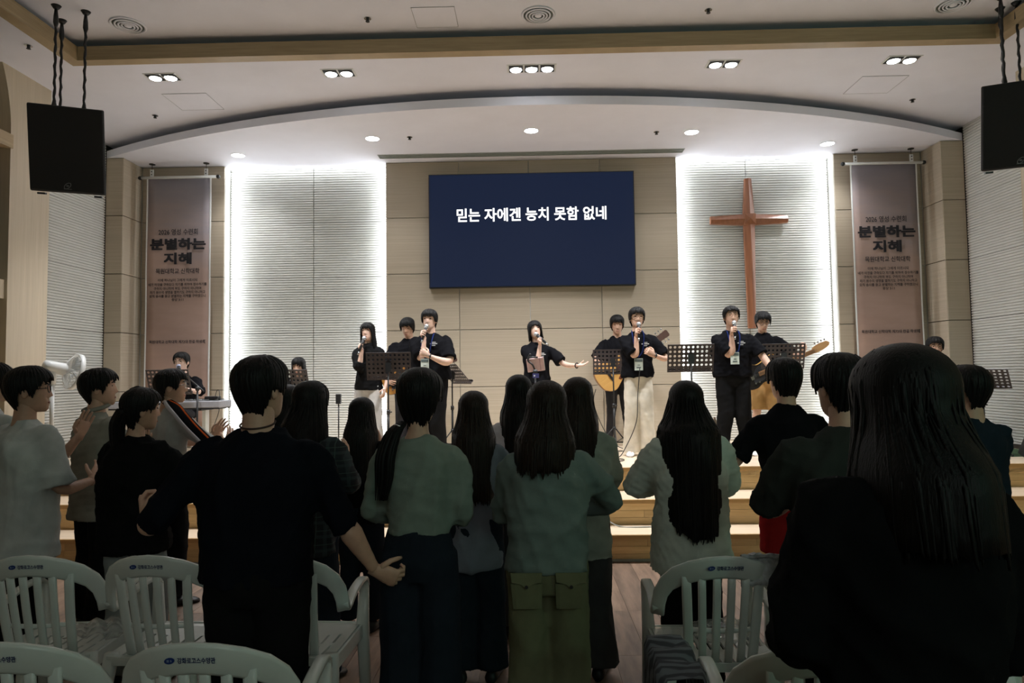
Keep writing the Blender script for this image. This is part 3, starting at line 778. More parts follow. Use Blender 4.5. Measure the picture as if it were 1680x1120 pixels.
    if glasses is not None:
        g = MB()
        for sd in (-1, 1):
            g.ring(HM @ Vector((sd * .033, .098, .010)), (.025, .020), .0022, HM.to_3x3() @ Vector((sd * .12, 1, 0)), 20, 5)
            g.tube([HM @ Vector((sd * .057, .095, .014)), HM @ Vector((sd * .078, .05, .012)), HM @ Vector((sd * .082, -.01, .006)), HM @ Vector((sd * .08, -.03, -.012))], .0022, 5)
        g.tube([HM @ Vector((-.009, .101, .014)), HM @ Vector((0, .103, .016)), HM @ Vector((.009, .101, .014))], .002, 5)
        obj('glasses', g, glasses, root, True)
    # --- shirt
    hz = sh.get('hem', .86) * s; wd = sh.get('wd', 1.) * q; dp = sh.get('dp', 1.) * q; fl = sh.get('flare', 1.)
    mb = MB()
    nkz = sh.get('neck', 1.455); wch = .165 if f else .188; wsh = .172 if f else .198
    R_ = [(hz, (.158 if f else .172) * wd * fl, .118 * dp * fl), (hz + .05 * s, (.158 if f else .173) * wd * fl, .118 * dp * fl), (1.08 * s, (.150 if f else .168) * wd, .112 * dp), (1.22 * s, wch * wd, .120 * dp), (1.31 * s, wsh * .93 * (wd + q) / 2, .112 * dp), (1.365 * s, wsh * .78 * (wd + q) / 2, .092 * dp), (1.408 * s, .115 * q, .077 * q), (1.437 * s, .084 * q, .066 * q), (nkz * s, .066 * s, .060 * s)]
    R_ = [r for i, r in enumerate(R_) if i < 2 or r[0] > hz + .07 * s]
    mb.loft([ringz(z, w_, d_, -.012 * s, 24, .9) for z, w_, d_ in R_])
    kind = sh.get('sleeve', 'short'); sr = sh.get('sr', 1.) * s * b ** .5
    for sd in (-1, 1):
        S, E_, W, *_ = arms[sd]; P = [S, E_, W]
        Li = S - Vector((sd * .05 * s, 0, -.012 * s)); u_ = (E_ - S).normalized(); S0 = S; S = S + u_ * .012 * s
        if kind == 'short': C = [Li, S, S.lerp(E_, .5), S.lerp(E_, sh.get('sl', .86))]; rad = [(0, .046 * sr), (.16, .051 * sr), (.35, .058 * sr), (.6, .066 * sr), (1, .075 * sr)]
        elif kind == 'elbow': C = [Li, S, S.lerp(E_, .6), E_, E_.lerp(W, sh.get('sl', .35))]; rad = [(0, .050 * sr), (.12, .056 * sr), (.3, .062 * sr), (.6, .060 * sr), (1, .056 * sr)]
        else: C = [Li, S, S.lerp(E_, .6), E_, E_.lerp(W, .5), E_.lerp(W, sh.get('sl', .93))]; rad = [(0, .050 * sr), (.10, .056 * sr), (.25, .061 * sr), (.5, .058 * sr), (.8, .050 * sr), (.94, .046 * sr), (1, .038 * sr)]
        limb(mb, C, rad, 16)
    if sh.get('hood'):
        mb.tube([B((math.cos(a) * .11 * s, -.03 + math.sin(a) * .085 * s - .05, (1.43 + .02 * math.sin(a)) * s)) for a in np.linspace(-.3, -PI + .3, 11)], [.03 * s] + [.05 * s] * 9 + [.03 * s], 12)
    fo = [(.016, 8, (1, 1, .7)), (.007, 20, (1, 1, 1.3))] if not sh.get('fold') else sh['fold']
    put(sh.get('name', 'shirt'), fuse(mb, vox, 4, fo), sh['m'], root)
    # --- trousers
    if pa:
        mb = MB(); tz = pa.get('top', 1.02); ww = pa.get('wd', 1.) * q
        mb.loft([ringz(z * s, w_ * ww, d_ * ww, -.012 * s) for z, w_, d_ in ((.80, .13, .09), (.88, .163, .112), (.96, .158, .108), (tz, .140, .098))])
        kd = pa.get('cut', 'straight')
        for sd in (-1, 1):
            hp, kn, an = legs[sd]; end = an + Vector((0, 0, pa.get('drop', -.02) ))
            C = [hp + Vector((0, 0, .02)), hp.lerp(kn, .5), kn, kn.lerp(end, .5), end]
            if kd == 'wide': rad = [(0, .095 * q), (.25, .100 * q), (.6, .098 * q), (1, pa.get('hemr', .110) * q)]
            elif kd == 'shorts': C = [hp + Vector((0, 0, .02)), hp.lerp(kn, .5), hp.lerp(kn, pa.get('len', .85))]; rad = [(0, .095 * q), (.5, .100 * q), (1, .098 * q)]
            elif kd == 'slim': rad = [(0, .090 * q), (.25, .084 * q), (.55, .062 * q), (1, .050 * q)]
            else: rad = [(0, .093 * q), (.25, .090 * q), (.55, .080 * q), (1, .074 * q)]
            limb(mb, C, rad, 16)
        put('trousers', fuse(mb, vox, 3, [(.008, 8, (1, 1, .5)), (.004, 20, (1, 1, 1))]), pa['m'], root)
    # --- shoes
    fm = shoes or M_BLACK
    for sd in (-1, 1):
        an = legs[sd][2]; m2 = MB(); foot_mb(m2, (an.x, an.y, .0), sd * .22, s); obj('shoe' if fm is not M_SOCK else 'sock', m2, fm, root, True)
    root['_'] = 0; del root['_']
    return dict(root=root, HM=HM, arms=arms, B=B, s=s, HR=HR, q=q)
M_SOCK = cloth('sock_white', (.75, .74, .74))

# ================================================================== ON THE STAGE
C_BLACK = cloth('black_tee', (.0065, .0065, .008))
C_BLACK2 = cloth('black_cotton', (.009, .009, .0095))
C_CREAM = cloth('cream_twill', (.66, .60, .50))
C_PALE = cloth('pale_grey_cotton', (.52, .50, .48))
C_TAN = cloth('tan_cotton', (.42, .25, .10))
C_CHAR = cloth('charcoal_trousers', (.03, .028, .03))
M_WIRE = plain('thin_gold', (.35, .27, .18), .35, .8)
M_STRAP = cloth('navy_strap', (.015, .025, .10))
M_CARD = plain('pale_card', (.62, .68, .62), .4, var=.02)
M_CARDHEAD = plain('card_header', (.10, .13, .13), .5)
M_WHITEINK = plain('white_print', (.62, .62, .62), .7)

def wp(p, v):       # a point of a person's own space in the world
    return p['root'].matrix_basis @ Vector(v)

def sing_arm(H, side=1, pitch=0, dx=0., lean=0., out=(0.1, .55, -.83)):
    """wrist spec of a hand that holds a microphone at the mouth, and the microphone's place"""
    s = H / 1.72; hs = s ** .5
    mth = Vector((dx, .012 * s + .097 * hs, 1.598 * s - .068 * hs))
    R_ = Matrix.Rotation(math.radians(pitch), 3, 'X'); npv = Vector((0, 0, 1.50 * s)); mth = npv + R_ @ (mth - npv)
    a = Vector(out).normalized(); ball = mth + Vector((0, .03, -.012)); hcn = ball + a * .105
    n = Vector((-side, 0.15, 0)); n = (n - a * n.dot(a)).normalized(); d = a.cross(n) * (-1)
    if d.y < 0: d = -d
    W = hcn - d * .075 - n * .030
    return dict(w=W, d=d, n=n, curl=1.15, pole=(side * .45, -.25, -1)), ball, a

def mic(label, p, ball, a):
    B_ = wp(p, ball); A_ = (p['root'].matrix_basis.to_3x3() @ a).normalized()
    t = thing('microphone', label, 'microphone', B_, 0, 'hand-held microphones'); z = Vector((0, 0, 0))
    obj('grille', MB().ell((0, 0, 0), (.026, .026, .027), n=14, m=9), plain('mic_grille', (.55, .56, .58), .35, .7), t, True)
    obj('collar', MB().tube([A_ * .018, A_ * .030], [.023, .021], 12), M_CHROME, t, True)
    obj('handle', MB().tube([A_ * .028, A_ * .06, A_ * .19], [.021, .018, .013], 12), M_BLACK, t, True)
    obj('plug', MB().tube([A_ * .188, A_ * .235], [.010, .010], 10), M_CHROME, t, True)
    return A_

def tee_print(p, x=-.075, z=1.285):
    """two small pale lines of print on the chest"""
    for k, (w_, dz) in enumerate(((.05, .022), (.085, .006), (.04, -.014))):
        c = p['B']((x * p['s'], .108 * p['q'], z * p['s'] + dz))
        obj('print', MB().box((0, .010 + .0, 0), (w_, .003, .008 if k != 1 else .010)), M_WHITEINK, p['root'], mat=Matrix.Translation(c))

def lanyard(p, zb=1.02, x=0.01):
    s, B, q = p['s'], p['B'], p['q']; r = p['root']; fy = .125 * q
    for sd in (-1, 1):
        P = [B((sd * .06 * s, -.02, 1.455 * s)), B((sd * .065 * s, .065 * q, 1.42 * s)), B((sd * .06 * s, .118 * q, 1.33 * s)), B((sd * .035 * s, fy + .012, 1.20 * s)), B((x, fy + .018, (zb + .16) * s))]
        obj('lanyard', MB().tube(curve_pts(P, 4), [(.007, .002)] * 17, 6, flat=(1, 0, 0)), M_STRAP, r)
    c = B((x, fy + .022, (zb + .075) * s))
    cd_ = obj('badge', MB().box((0, 0, 0), (.095, .004, .135)), M_CARD, r, mat=Matrix.Translation(c))
    obj('badge_header', MB().box((0, .003, .045), (.088, .002, .032)), M_CARDHEAD, cd_)
    for dz_, w_ in ((-.008, .03), (-.036, .05)): obj('badge_line', MB().box((0, .003, dz_), (w_, .002, .012 if w_ > .04 else .007)), M_CARDHEAD, cd_)

def wristband(p, sd, m=None):
    S, E_, W, d, n, c = p['arms'][sd]; u = (W - E_).normalized()
    obj('wristwatch', MB().ring(W - u * .012, .029, .006, u, 16, 6).ell(W - u * .012 - Vector(n).normalized() * .03, (.014, .014, .008)), m or M_BLACK, p['root'], True)

TEE = dict(m=C_BLACK, sleeve='short', hem=.90, wd=1.12, dp=1.1, sr=1.12, flare=1.04)
# long-haired woman singer
sp, ball, ax = sing_arm(1.585)
S3 = person('woman singer in black blouse and pale wide trousers singing before the pale slatted wall', -1.90, 8.10, 1.585, 172, ST, 'f', Rr=sp,
            L=dict(w=(-.24, .10, .80)), shirt=dict(m=C_BLACK2, sleeve='elbow', hem=.84, wd=1.15, dp=1.1, sr=1.2, flare=1.06), pants=dict(m=C_PALE, cut='wide', top=1.0),
            hair='long', hairkw=dict(hem=-.30, spread=(.10, .05, .155)), skin=M_SKIN3, shoes=M_SOCK, head=(0, 6, 4))
mic('microphone at the mouth of the long-haired woman singer', S3, ball, ax)
# large singer behind the double music stand
sp, ball, ax = sing_arm(1.715)
S5 = person('stout singer in black tee with badge and wristwatch between electric guitarist and middle singer', -1.14, 7.95, 1.715, 172, ST, 'm', Rr=sp, build=1.28,
            L=dict(w=(-.06, .26, 1.17), pole=(-1, -.4, -.6), d=(.8, .3, .5), n=(.3, -1, 0), curl=1.1), shirt=dict(TEE, wd=1.08), pants=dict(m=C_BLACK2), hair='fringe', shoes=M_SOCK, mouth='open', skin=M_SKIN3)
mic('silver microphone held by the stout singer beside the guitarist', S5, ball, ax); tee_print(S5, .085 - .17 + .0, 1.31); lanyard(S5, 1.00); wristband(S5, -1)
# woman in the middle, head back, one arm stretched out
sp, ball, ax = sing_arm(1.58, pitch=14, out=(-.55, .55, -.55))
S6 = person('woman singer with short hair, head tilted back and one arm stretched out, under the screen', .10, 8.10, 1.58, 180, ST, 'f', Rr=sp, head=(-8, 14, 6), lean=-3,
            L=dict(w=(-.47, .24, 1.04), pole=(-.2, -.4, -1), d=(-.95, .25, .12), n=(0, .3, 1), curl=.25), shirt=dict(TEE, wd=1.1, sr=1.2), pants=dict(m=C_CHAR, cut='wide'), hair='bob', hairkw=dict(hem=-.115, spread=(.095, .05, .10)), skin=M_SKIN3, mouth='open', shoes=M_SOCK)
mic('black microphone held by the woman singer in the middle', S6, ball, ax); tee_print(S6, -.075, 1.27); wristband(S6, -1)
# singer in cream trousers
sp, ball, ax = sing_arm(1.70)
S8 = person('slim singer with glasses in black tee and cream trousers in front of the acoustic guitarist', 1.27, 7.93, 1.70, 180, ST, 'm', Rr=sp, build=.9,
            L=dict(w=(-.14, .27, 1.14), pole=(-.9, -.3, -.7), d=(.75, .3, .5), n=(.3, -1, 0), curl=1.0), shirt=dict(TEE, wd=1.2, dp=1.2, sr=1.15), pants=dict(m=C_CREAM, cut='wide', hemr=.112, drop=-.05), hair='fringe', shoes=M_SOCK, glasses=M_WIRE, mouth='open')
mic('silver microphone held by the singer in cream trousers', S8, ball, ax); tee_print(S8); lanyard(S8, .98); wristband(S8, -1)
# singer beside the cross
sp, ball, ax = sing_arm(1.69, pitch=4)
S9 = person('singer with thin glasses in black tee and black trousers standing before the cross', 2.35, 7.90, 1.69, 176, ST, 'm', Rr=sp, head=(0, 4, 0), build=1.18, stance=.16,
            L=dict(w=(-.36, .30, .95), pole=(-.5, -.6, -.4), d=(-.4, .6, -.6), n=(.6, .5, 0), curl=.3), shirt=dict(TEE, wd=1.12, dp=1.1), pants=dict(m=C_BLACK2, wd=1.05), hair='short', shoes=M_SOCK, glasses=M_WIRE, mouth='open')
mic('silver microphone held by the singer before the cross', S9, ball, ax); tee_print(S9); lanyard(S9, 1.04)
# guitarists
S4 = person('guitarist in black looking down at a sunburst electric guitar behind the stout singer', -1.53, 8.75, 1.70, 172, ST, 'm', head=(0, -22, 0), build=1.12,
            Rr=dict(w=(.20, .26, .90), pole=(1, -.5, -.2), d=(-.7, .5, -.2), n=(0, -1, 0), curl=.6), L=dict(w=(-.40, .24, 1.12), pole=(-.6, -.5, -.8), d=(-.2, .6, .6), n=(.5, -.5, .5), curl=1.0), shirt=dict(TEE), pants=dict(m=C_CHAR), hair='fringe')
S7 = person('guitarist in black looking down at an acoustic guitar behind the slim singer', 1.18, 9.00, 1.71, 176, ST, 'm', head=(0, -14, 0),
            Rr=dict(w=(.13, .28, 1.00), pole=(1, -.3, .0), d=(-.8, .35, -.35), n=(0, -1, 0), curl=.5), L=dict(w=(-.40, .28, 1.27), pole=(-.6, -.4, -1), d=(-.1, .5, .8), n=(.5, -.6, .2), curl=1.0), shirt=dict(TEE, sr=1.2), pants=dict(m=C_CHAR, cut='slim'), hair='fringe', stance=.13, shoes=M_BLACK)
S10 = person('bass player with wavy hair and glasses in black tee and tan shorts under the cross', 2.98, 8.72, 1.70, 165, ST, 'm', head=(-8, -20, 0),
             Rr=dict(w=(.16, .26, 1.00), pole=(1, -.4, -.2), d=(-.6, .45, -.6), n=(0, -1, 0), curl=.6), L=dict(w=(-.44, .30, 1.17), pole=(-.6, -.4, -1), d=(0, .5, .8), n=(.5, -.6, .2), curl=1.0), shirt=dict(TEE), pants=dict(m=C_TAN, cut='shorts', len=1.05), hair='short', hairkw=dict(vol=1.25, strands=110), shoes=M_SOCK, glasses=M_BLACK, stance=.13)
# seated players
S1 = person('keyboard player with glasses in black tee seated below the banner by the bright slatted wall', -4.47, 8.74, 1.71, 178, ST, 'm', head=(0, -6, 0), seated=.42,
            Rr=dict(w=(.22, .42, .82), pole=(.6, -.8, -.4), d=(0, 1, -.2), n=(0, 0, -1), curl=.5), L=dict(w=(-.28, .42, .82), pole=(-.6, -.8, -.4), d=(0, 1, -.2), n=(0, 0, -1), curl=.5),
            shirt=dict(m=C_BLACK, sleeve='elbow', sl=.12, hem=.86, wd=1.1, sr=1.1), pants=dict(m=C_CHAR), hair='short', glasses=M_WIRE, skin=M_SKIN3)
S2 = person('woman with a straight fringe seated behind a music stand by the pale slatted wall', -2.90, 8.60, 1.60, 180, ST, 'f', head=(0, -10, 0), seated=.40,
            Rr=dict(w=(.15, .38, .78), d=(0, 1, 0), n=(-1, 0, -.5)), L=dict(w=(-.15, .38, .78), d=(0, 1, 0), n=(1, 0, -.5)), shirt=dict(m=C_BLACK2, sleeve='long'), pants=dict(m=C_CHAR), hair='long', hairkw=dict(hem=-.22, spread=(.10, .05, .14)), skin=M_SKIN3)
S11 = person('drummer with black-rimmed glasses in black seated beside the banner', 4.95, 8.42, 1.74, 168, ST, 'm', head=(6, -4, 0), seated=.405,
             Rr=dict(w=(.20, .36, .85), d=(0, 1, 0), n=(-1, 0, -.5), curl=1.1), L=dict(w=(-.20, .36, .85), d=(0, 1, 0), n=(1, 0, -.5), curl=1.1), shirt=dict(TEE), pants=dict(m=C_CHAR), hair='fringe', glasses=M_BLACK)
for p, nm in ((S1, 'keyboard player'), (S2, 'woman with the straight fringe'), (S11, 'drummer')):
    l = p['root'].location
    t = thing('stool', 'round black padded stool under the ' + nm, 'stool', (l.x, l.y + .04, ST))
    bev(obj('seat', MB().cyl((0, 0, .32), (0, 0, .362), .17, n=24), M_BLACKPL, t), .01)
    obj('post', MB().cyl((0, 0, .1), (0, 0, .325), .022), M_CHROME, t, True)
    for k in range(3): obj('leg', MB().tube([(0, 0, .16), (.2 * math.cos(k * 2.094), .2 * math.sin(k * 2.094), .01)], .012, 8), M_CHROME, t, True)

# ------------------------------------------------------------------ music stands
def perforated(wd, ht, nx, ny, r, th=.004):
    """plate in x,z with round holes, front at y=0"""
    cw, ch = wd / nx, ht / ny; V = []; F = []
    for i in range(nx):
        for j in range(ny):
            cx_, cz = -wd / 2 + (i + .5) * cw, (j + .5) * ch; o = len(V)
            sq = [(math.cos(a), math.sin(a)) for a in [k * PI / 4 for k in range(8)]]
            for y in (0, th):
                for c, s_ in sq:
                    m_ = max(abs(c), abs(s_)); V.append((cx_ + c / m_ * cw / 2, y, cz + s_ / m_ * ch / 2))
                for c, s_ in sq: V.append((cx_ + c * r, y, cz + s_ * r))
            for k in range(8):
                q = (k + 1) % 8
                F += [(o + k, o + 8 + k, o + 8 + q, o + q), (o + 16 + k, o + 16 + q, o + 24 + q, o + 24 + k), (o + 8 + k, o + 24 + k, o + 24 + q, o + 8 + q)]
    mb = MB().add(V, F); e = .006
    mb.bbox((-wd / 2 - e, -.002, -e), (-wd / 2, th + .002, ht + e)).bbox((wd / 2, -.002, -e), (wd / 2 + e, th + .002, ht + e)).bbox((-wd / 2, -.002, ht), (wd / 2, th + .002, ht + e)).bbox((-wd / 2, -.002, -e), (wd / 2, th + .002, 0))
    return mb
DESK = perforated(.475, .30, 10, 6, .0145).mesh('desk'); DESK.materials.append(M_STANDP)
def music_stand(label, x, y, zc, rz=0., tilt=22, z0=ST):
    """zc: height of the desk's middle over the stage; the player stands on the far side"""
    t = thing('music_stand', label, 'music stand', (x, y, z0), rz, 'perforated black music stands')
    Mt = Matrix.Translation((0, .03, zc)) @ Matrix.Rotation(math.radians(tilt), 4, 'X') @ Matrix.Translation((0, 0, -.15))
    dk = put('desk', DESK, None, t, mat=Mt)
    obj('ledge', MB().bbox((-.23, .004, -.004), (.23, .05, .0)).bbox((-.23, .046, 0), (.23, .05, .02)), M_STANDP, dk)
    obj('bracket', MB().box((0, .0, zc - .01), (.06, .04, .10)), M_BLACK, t)
    obj('pole', MB().cyl((0, 0, .36), (0, 0, zc), .0085, n=10).cyl((0, 0, .10), (0, 0, .55), .013, n=10), M_BLACK, t, True)
    obj('collar', MB().cyl((0, 0, .53), (0, 0, .58), .02, n=12).tube([(0, 0, .555), (.04, 0, .555)], .007, 8), M_BLACK, t, True)
    obj('hub', MB().cyl((0, 0, .26), (0, 0, .30), .02, n=12), M_BLACK, t, True)
    for k in range(3):
        a = k * 2.094 + .6; c, s_ = math.cos(a), math.sin(a)
        lg = obj('leg', MB().tube([(c * .015, s_ * .015, .28), (c * .26, s_ * .26, .012)], .008, 8), M_BLACK, t, True)
        obj('strut', MB().tube([(0, 0, .10), (c * .13, s_ * .13, .16)], .005, 6), M_BLACK, lg, True)
        obj('rubber_foot', MB().ell((c * .26, s_ * .26, .012), (.014, .014, .012)), M_BLACK, lg, True)
    return t
music_stand('music stand in front of the keyboard player', -4.16, 7.80, .91, .05)
music_stand('music stand in front of the seated woman with a straight fringe', -2.77, 7.80, .89, -.06)
music_stand('wide music stand between long-haired woman singer and stout singer', -1.53, 7.45, 1.055, .05, 16)
music_stand('tilted music stand seen edge-on behind the stout singer', -.92, 8.27, .96, -1.0, 42)
music_stand('music stand in front of the acoustic guitarist beside the slim singer', 1.04, 8.36, 1.085, -.08, 14)
music_stand('music stand with bright holes before the slim singer and the singer by the cross', 1.74, 7.32, 1.095, -.08, 20)
music_stand('music stand in front of the bass player', 3.02, 8.12, 1.12, -.1, 18)
music_stand('tilted music stand beside the slatted wall by the drummer', 4.90, 7.50, .83, -.75, 48)

# ------------------------------------------------------------------ guitars
def outline(pts, n=6):
    P = [Vector((a, 0, b)) for a, b in pts]; P = P + P[:1]; out = []; N = len(pts)
    for i in range(N):
        p0, p1, p2, p3 = [Vector((*pts[(i + k) % N], 0)) for k in (-1, 0, 1, 2)]
        for q in range(n):
            t = q / n; v = .5 * ((2 * p1) + (p2 - p0) * t + (2 * p0 - 5 * p1 + 4 * p2 - p3) * t * t + (3 * p1 - p0 - 3 * p2 + p3) * t ** 3); out.append((v.x, v.y))
    return out
def guitar(label, kind, loc, tilt, rz, face_m, side_m):
    t = thing('guitar' if kind != 'bass' else 'bass_guitar', label, 'guitar', loc, rz)
    ob = bpy.data.objects.new('x', None) if False else None
    Rm = Matrix.Rotation(-tilt, 4, 'Y')
    def P(n, mb, m, par=None, sm=False):
        o = obj(n, mb, m, t if par is None else par, sm)
        if par is None: o.matrix_local = Rm
        return o
    if kind == 'acoustic':
        ol = outline([(-.26, 0), (-.235, .13), (-.13, .195), (-.01, .15), (.05, .118), (.12, .13), (.20, .135), (.235, .06), (.235, -.06), (.20, -.135), (.12, -.13), (.05, -.118), (-.01, -.15), (-.13, -.195), (-.235, -.13)])
        th = .10; nk, hd = .235, .66
    elif kind == 'bass':
        ol = outline([(-.22, .0), (-.20, .14), (-.09, .155), (.0, .115), (.10, .13), (.22, .165), (.25, .135), (.14, .06), (.10, 0), (.13, -.06), (.19, -.12), (.15, -.15), (.02, -.12), (-.10, -.16), (-.21, -.13)])
        th = .045; nk, hd = .10, .75
    else:
        ol = outline([(-.20, .0), (-.185, .12), (-.09, .15), (.0, .115), (.07, .115), (.14, .13), (.16, .10), (.115, .05), (.10, 0), (.115, -.05), (.17, -.10), (.14, -.13), (.07, -.115), (.0, -.115), (-.09, -.15), (-.185, -.12)])
        th = .045; nk, hd = .10, .60
    b_ = P('body', MB().prism(ol, th), side_m)
    P('top', MB().prism([(x * .975, z * .975) for x, z in ol], .002, Matrix.Translation((0, -.0025, 0))), face_m)
    if kind == 'acoustic':
        P('sound_hole', MB().cyl((.09, -.004, 0), (.09, -.001, 0), .05, n=24), M_MOUTH); P('rosette', MB().ring((.09, -.003, 0), .056, .003, (0, 1, 0)), M_BLACK)
        P('pickguard', MB().prism([(.12, -.05), (.05, -.06), (-.02, -.10), (.0, -.13), (.07, -.105), (.13, -.085)], .001, Matrix.Translation((0, -.004, 0))), plain('pickguard_red', (.12, .03, .015), .3))
        P('bridge', MB().bbox((-.10, -.010, -.075), (-.07, -.002, .075)), M_BLACK)
    else:
        P('pickguard', MB().prism(outline([(-.08, .02), (.0, .09), (.09, .09), (.11, 0), (.02, -.09), (-.10, -.08)]), .002, Matrix.Translation((0, -.005, 0))), M_BLACKPL)
        for x in (-.03, .04): P('pickup', MB().bbox((x - .012, -.012, -.035), (x + .012, -.003, .035)), M_BLACK)
        P('bridge', MB().bbox((-.13, -.014, -.04), (-.09, -.003, .04)), M_CHROME)
        for k in range(2): P('knob', MB().cyl((-.10 + k * .05, -.02, -.09), (-.10 + k * .05, -.003, -.09), .012, n=12), M_CHROME)
    P('neck', MB().bbox((nk - .03, -.012, -.024), (hd, .014, .024)), wood('neck_wood', (.30, .16, .06), (.42, .24, .10), (2, 30, 30), .4))
    P('fretboard', MB().bbox((nk - .12, -.018, -.026), (hd, -.012, .026)), M_BLACKPL if kind != 'bass' else wood('fret_wood', (.22, .11, .05), (.3, .16, .07), (2, 30, 30), .4))
    hm = wood('headstock_wood', (.34, .19, .08), (.46, .27, .12), (2, 30, 30), .4) if kind == 'bass' else plain('headstock_dark', (.09, .045, .035), .4)
    if kind == 'bass': hs_ = P('headstock', MB().prism(outline([(hd - .01, -.028), (hd - .01, .03), (hd + .05, .055), (hd + .13, .060), (hd + .20, .055), (hd + .225, .02), (hd + .19, -.012), (hd + .10, -.03)], 4), .02), hm)
    else: hs_ = P('headstock', MB().prism([(hd, -.028), (hd, .028), (hd + .03, .04), (hd + .17, .046), (hd + .185, .03), (hd + .185, -.03), (hd + .17, -.046), (hd + .03, -.04)], .016), hm)
    pegs = [(hd + .045 + k * .045, 1) for k in range(4)] if kind == 'bass' else [(hd + .045 + k * .045, s_) for k in range(3) for s_ in (-1, 1)]
    for x, s_ in pegs:
        P('tuning_peg', MB().tube([(x, .008, s_ * .04), (x, .008, s_ * .072)], .004, 6).ell((x, .008, s_ * .082), (.012, .005, .012)), M_CHROME, None, True)
    for k in range(4 if kind == 'bass' else 6):
        z = (k - (1.5 if kind == 'bass' else 2.5)) * .0085
        P('string', MB().bbox((-.10, -.0215, z - .0008), (hd + .03, -.020, z + .0008)), M_CHROME)
    return t
SPRUCE = wood('guitar_top', (.55, .30, .085), (.66, .38, .12), (2, 2, 60), .3)
guitar('honey-coloured acoustic guitar held before the seamed beige wall', 'acoustic', (1.10, 8.66, ST + .97), .62, .06, SPRUCE, wood('guitar_side', (.25, .11, .04), (.33, .15, .06), (20, 2, 2), .3))
guitar('bass guitar with a maple headstock held by the player in tan shorts', 'bass', (2.84, 8.44, ST + .92), .37, .1, plain('bass_black', (.015, .013, .012), .25), plain('bass_side', (.45, .25, .06), .3))
guitar('sunburst electric guitar held by the guitarist behind the stout singer', 'electric', (-1.62, 8.48, ST + .90), .35, -.05, wood('sunburst', (.30, .12, .03), (.50, .25, .06), (6, 2, 6), .25), plain('burst_side', (.05, .02, .012), .3))

# ------------------------------------------------------------------ keyboard, its stand and microphone
t = thing('keyboard', 'silver-grey stage keyboard in front of the seated player below the banner', 'keyboard', (-4.30, 8.14, ST + .60), .03)
M_KB = plain('keyboard_silver', (.33, .33, .36), .4)
bev(obj('case', MB().bbox((-.66, -.17, 0), (.66, .17, .085)), M_KB, t), .012)
obj('panel', MB().bbox((-.63, -.12, .084), (.63, .02, .090)), M_BLACKPL, t)
obj('base_rail', MB().bbox((-.65, -.168, -.012), (.65, .165, .003)), M_BLACKPL, t)
for k in range(8): obj('slider', MB().bbox((-.3 + k * .05, -.08, .09), (-.28 + k * .05, -.05, .105)), M_GREY, t)
wk = MB(); bk = MB()
for k in range(45):
    x = -.61 + k * .0272; wk.bbox((x, .025, .084), (x + .0255, .16, .094))
    if k % 7 in (0, 1, 3, 4, 5): bk.bbox((x + .020, .025, .094), (x + .033, .11, .104))
tag(obj('white_keys', wk, M_WHITEPL, t), kind='stuff'); tag(obj('black_keys', bk, M_BLACK, t), kind='stuff')
t = thing('keyboard_stand', 'stand with two pale uprights under the silver keyboard', 'stand', (-4.30, 8.14, ST), .03)
for s_ in (-1, 1):
    obj('upright', MB().bbox((s_ * .42 - .02, -.05, .03), (s_ * .42 + .02, .05, .57)), M_WHITEPL, t)
    obj('foot', MB().bbox((s_ * .42 - .025, -.20, 0), (s_ * .42 + .025, .20, .03)), M_WHITEPL, t)
    obj('arm', MB().bbox((s_ * .42 - .02, -.165, .57), (s_ * .42 + .02, .165, .588)), M_BLACK, t)
obj('crossbar', MB().bbox((-.40, -.10, .28), (.40, -.076, .32)), M_BLACK, t)
t = thing('microphone_stand', 'black boom microphone stand reaching over the silver keyboard', 'microphone stand', (-3.84, 7.86, ST))
obj('pole', MB().cyl((0, 0, .03), (0, 0, .82), .011, n=10), M_BLACK, t, True)
obj('clutch', MB().ell((0, 0, .83), (.026, .026, .03)), M_BLACK, t, True)
bm_ = [Vector((.10, -.05, .80)), Vector((-.43, .42, 1.055))]
obj('boom', MB().tube(bm_, .008, 8), M_BLACK, t, True)
for k in range(3): obj('leg', MB().tube([(0, 0, .12), (.24 * math.cos(k * 2.1 + .3), .24 * math.sin(k * 2.1 + .3), .01)], .008, 8), M_BLACK, t, True)
A_ = Vector((.25, -.35, -.20)).normalized()
t = thing('microphone', 'round-headed microphone on the boom at the keyboard player\'s mouth', 'microphone', (-4.345, 8.40, ST + 1.105))
obj('grille', MB().ell((0, 0, 0), (.028, .028, .029)), plain('mic_blue', (.42, .45, .62), .3, .5), t, True)
obj('handle', MB().tube([A_ * .02, A_ * .15], [.02, .013], 12), M_BLACK, t, True)
t = thing('effects_box', 'small black box with a cable resting on the end of the keyboard', 'box', (-3.80, 8.16, ST + .700))
bev(obj('case', MB().bbox((-.08, -.05, 0), (.08, .05, .035)), M_BLACK, t), .006)
obj('cable', MB().tube(curve_pts([Vector(v) for v in ((.03, 0, .03), (.05, 0, .10), (.09, -.02, .08), (.12, -.10, -.15), (.05, -.16, -.40))], 5), .004, 6), M_BLACK, t, True)

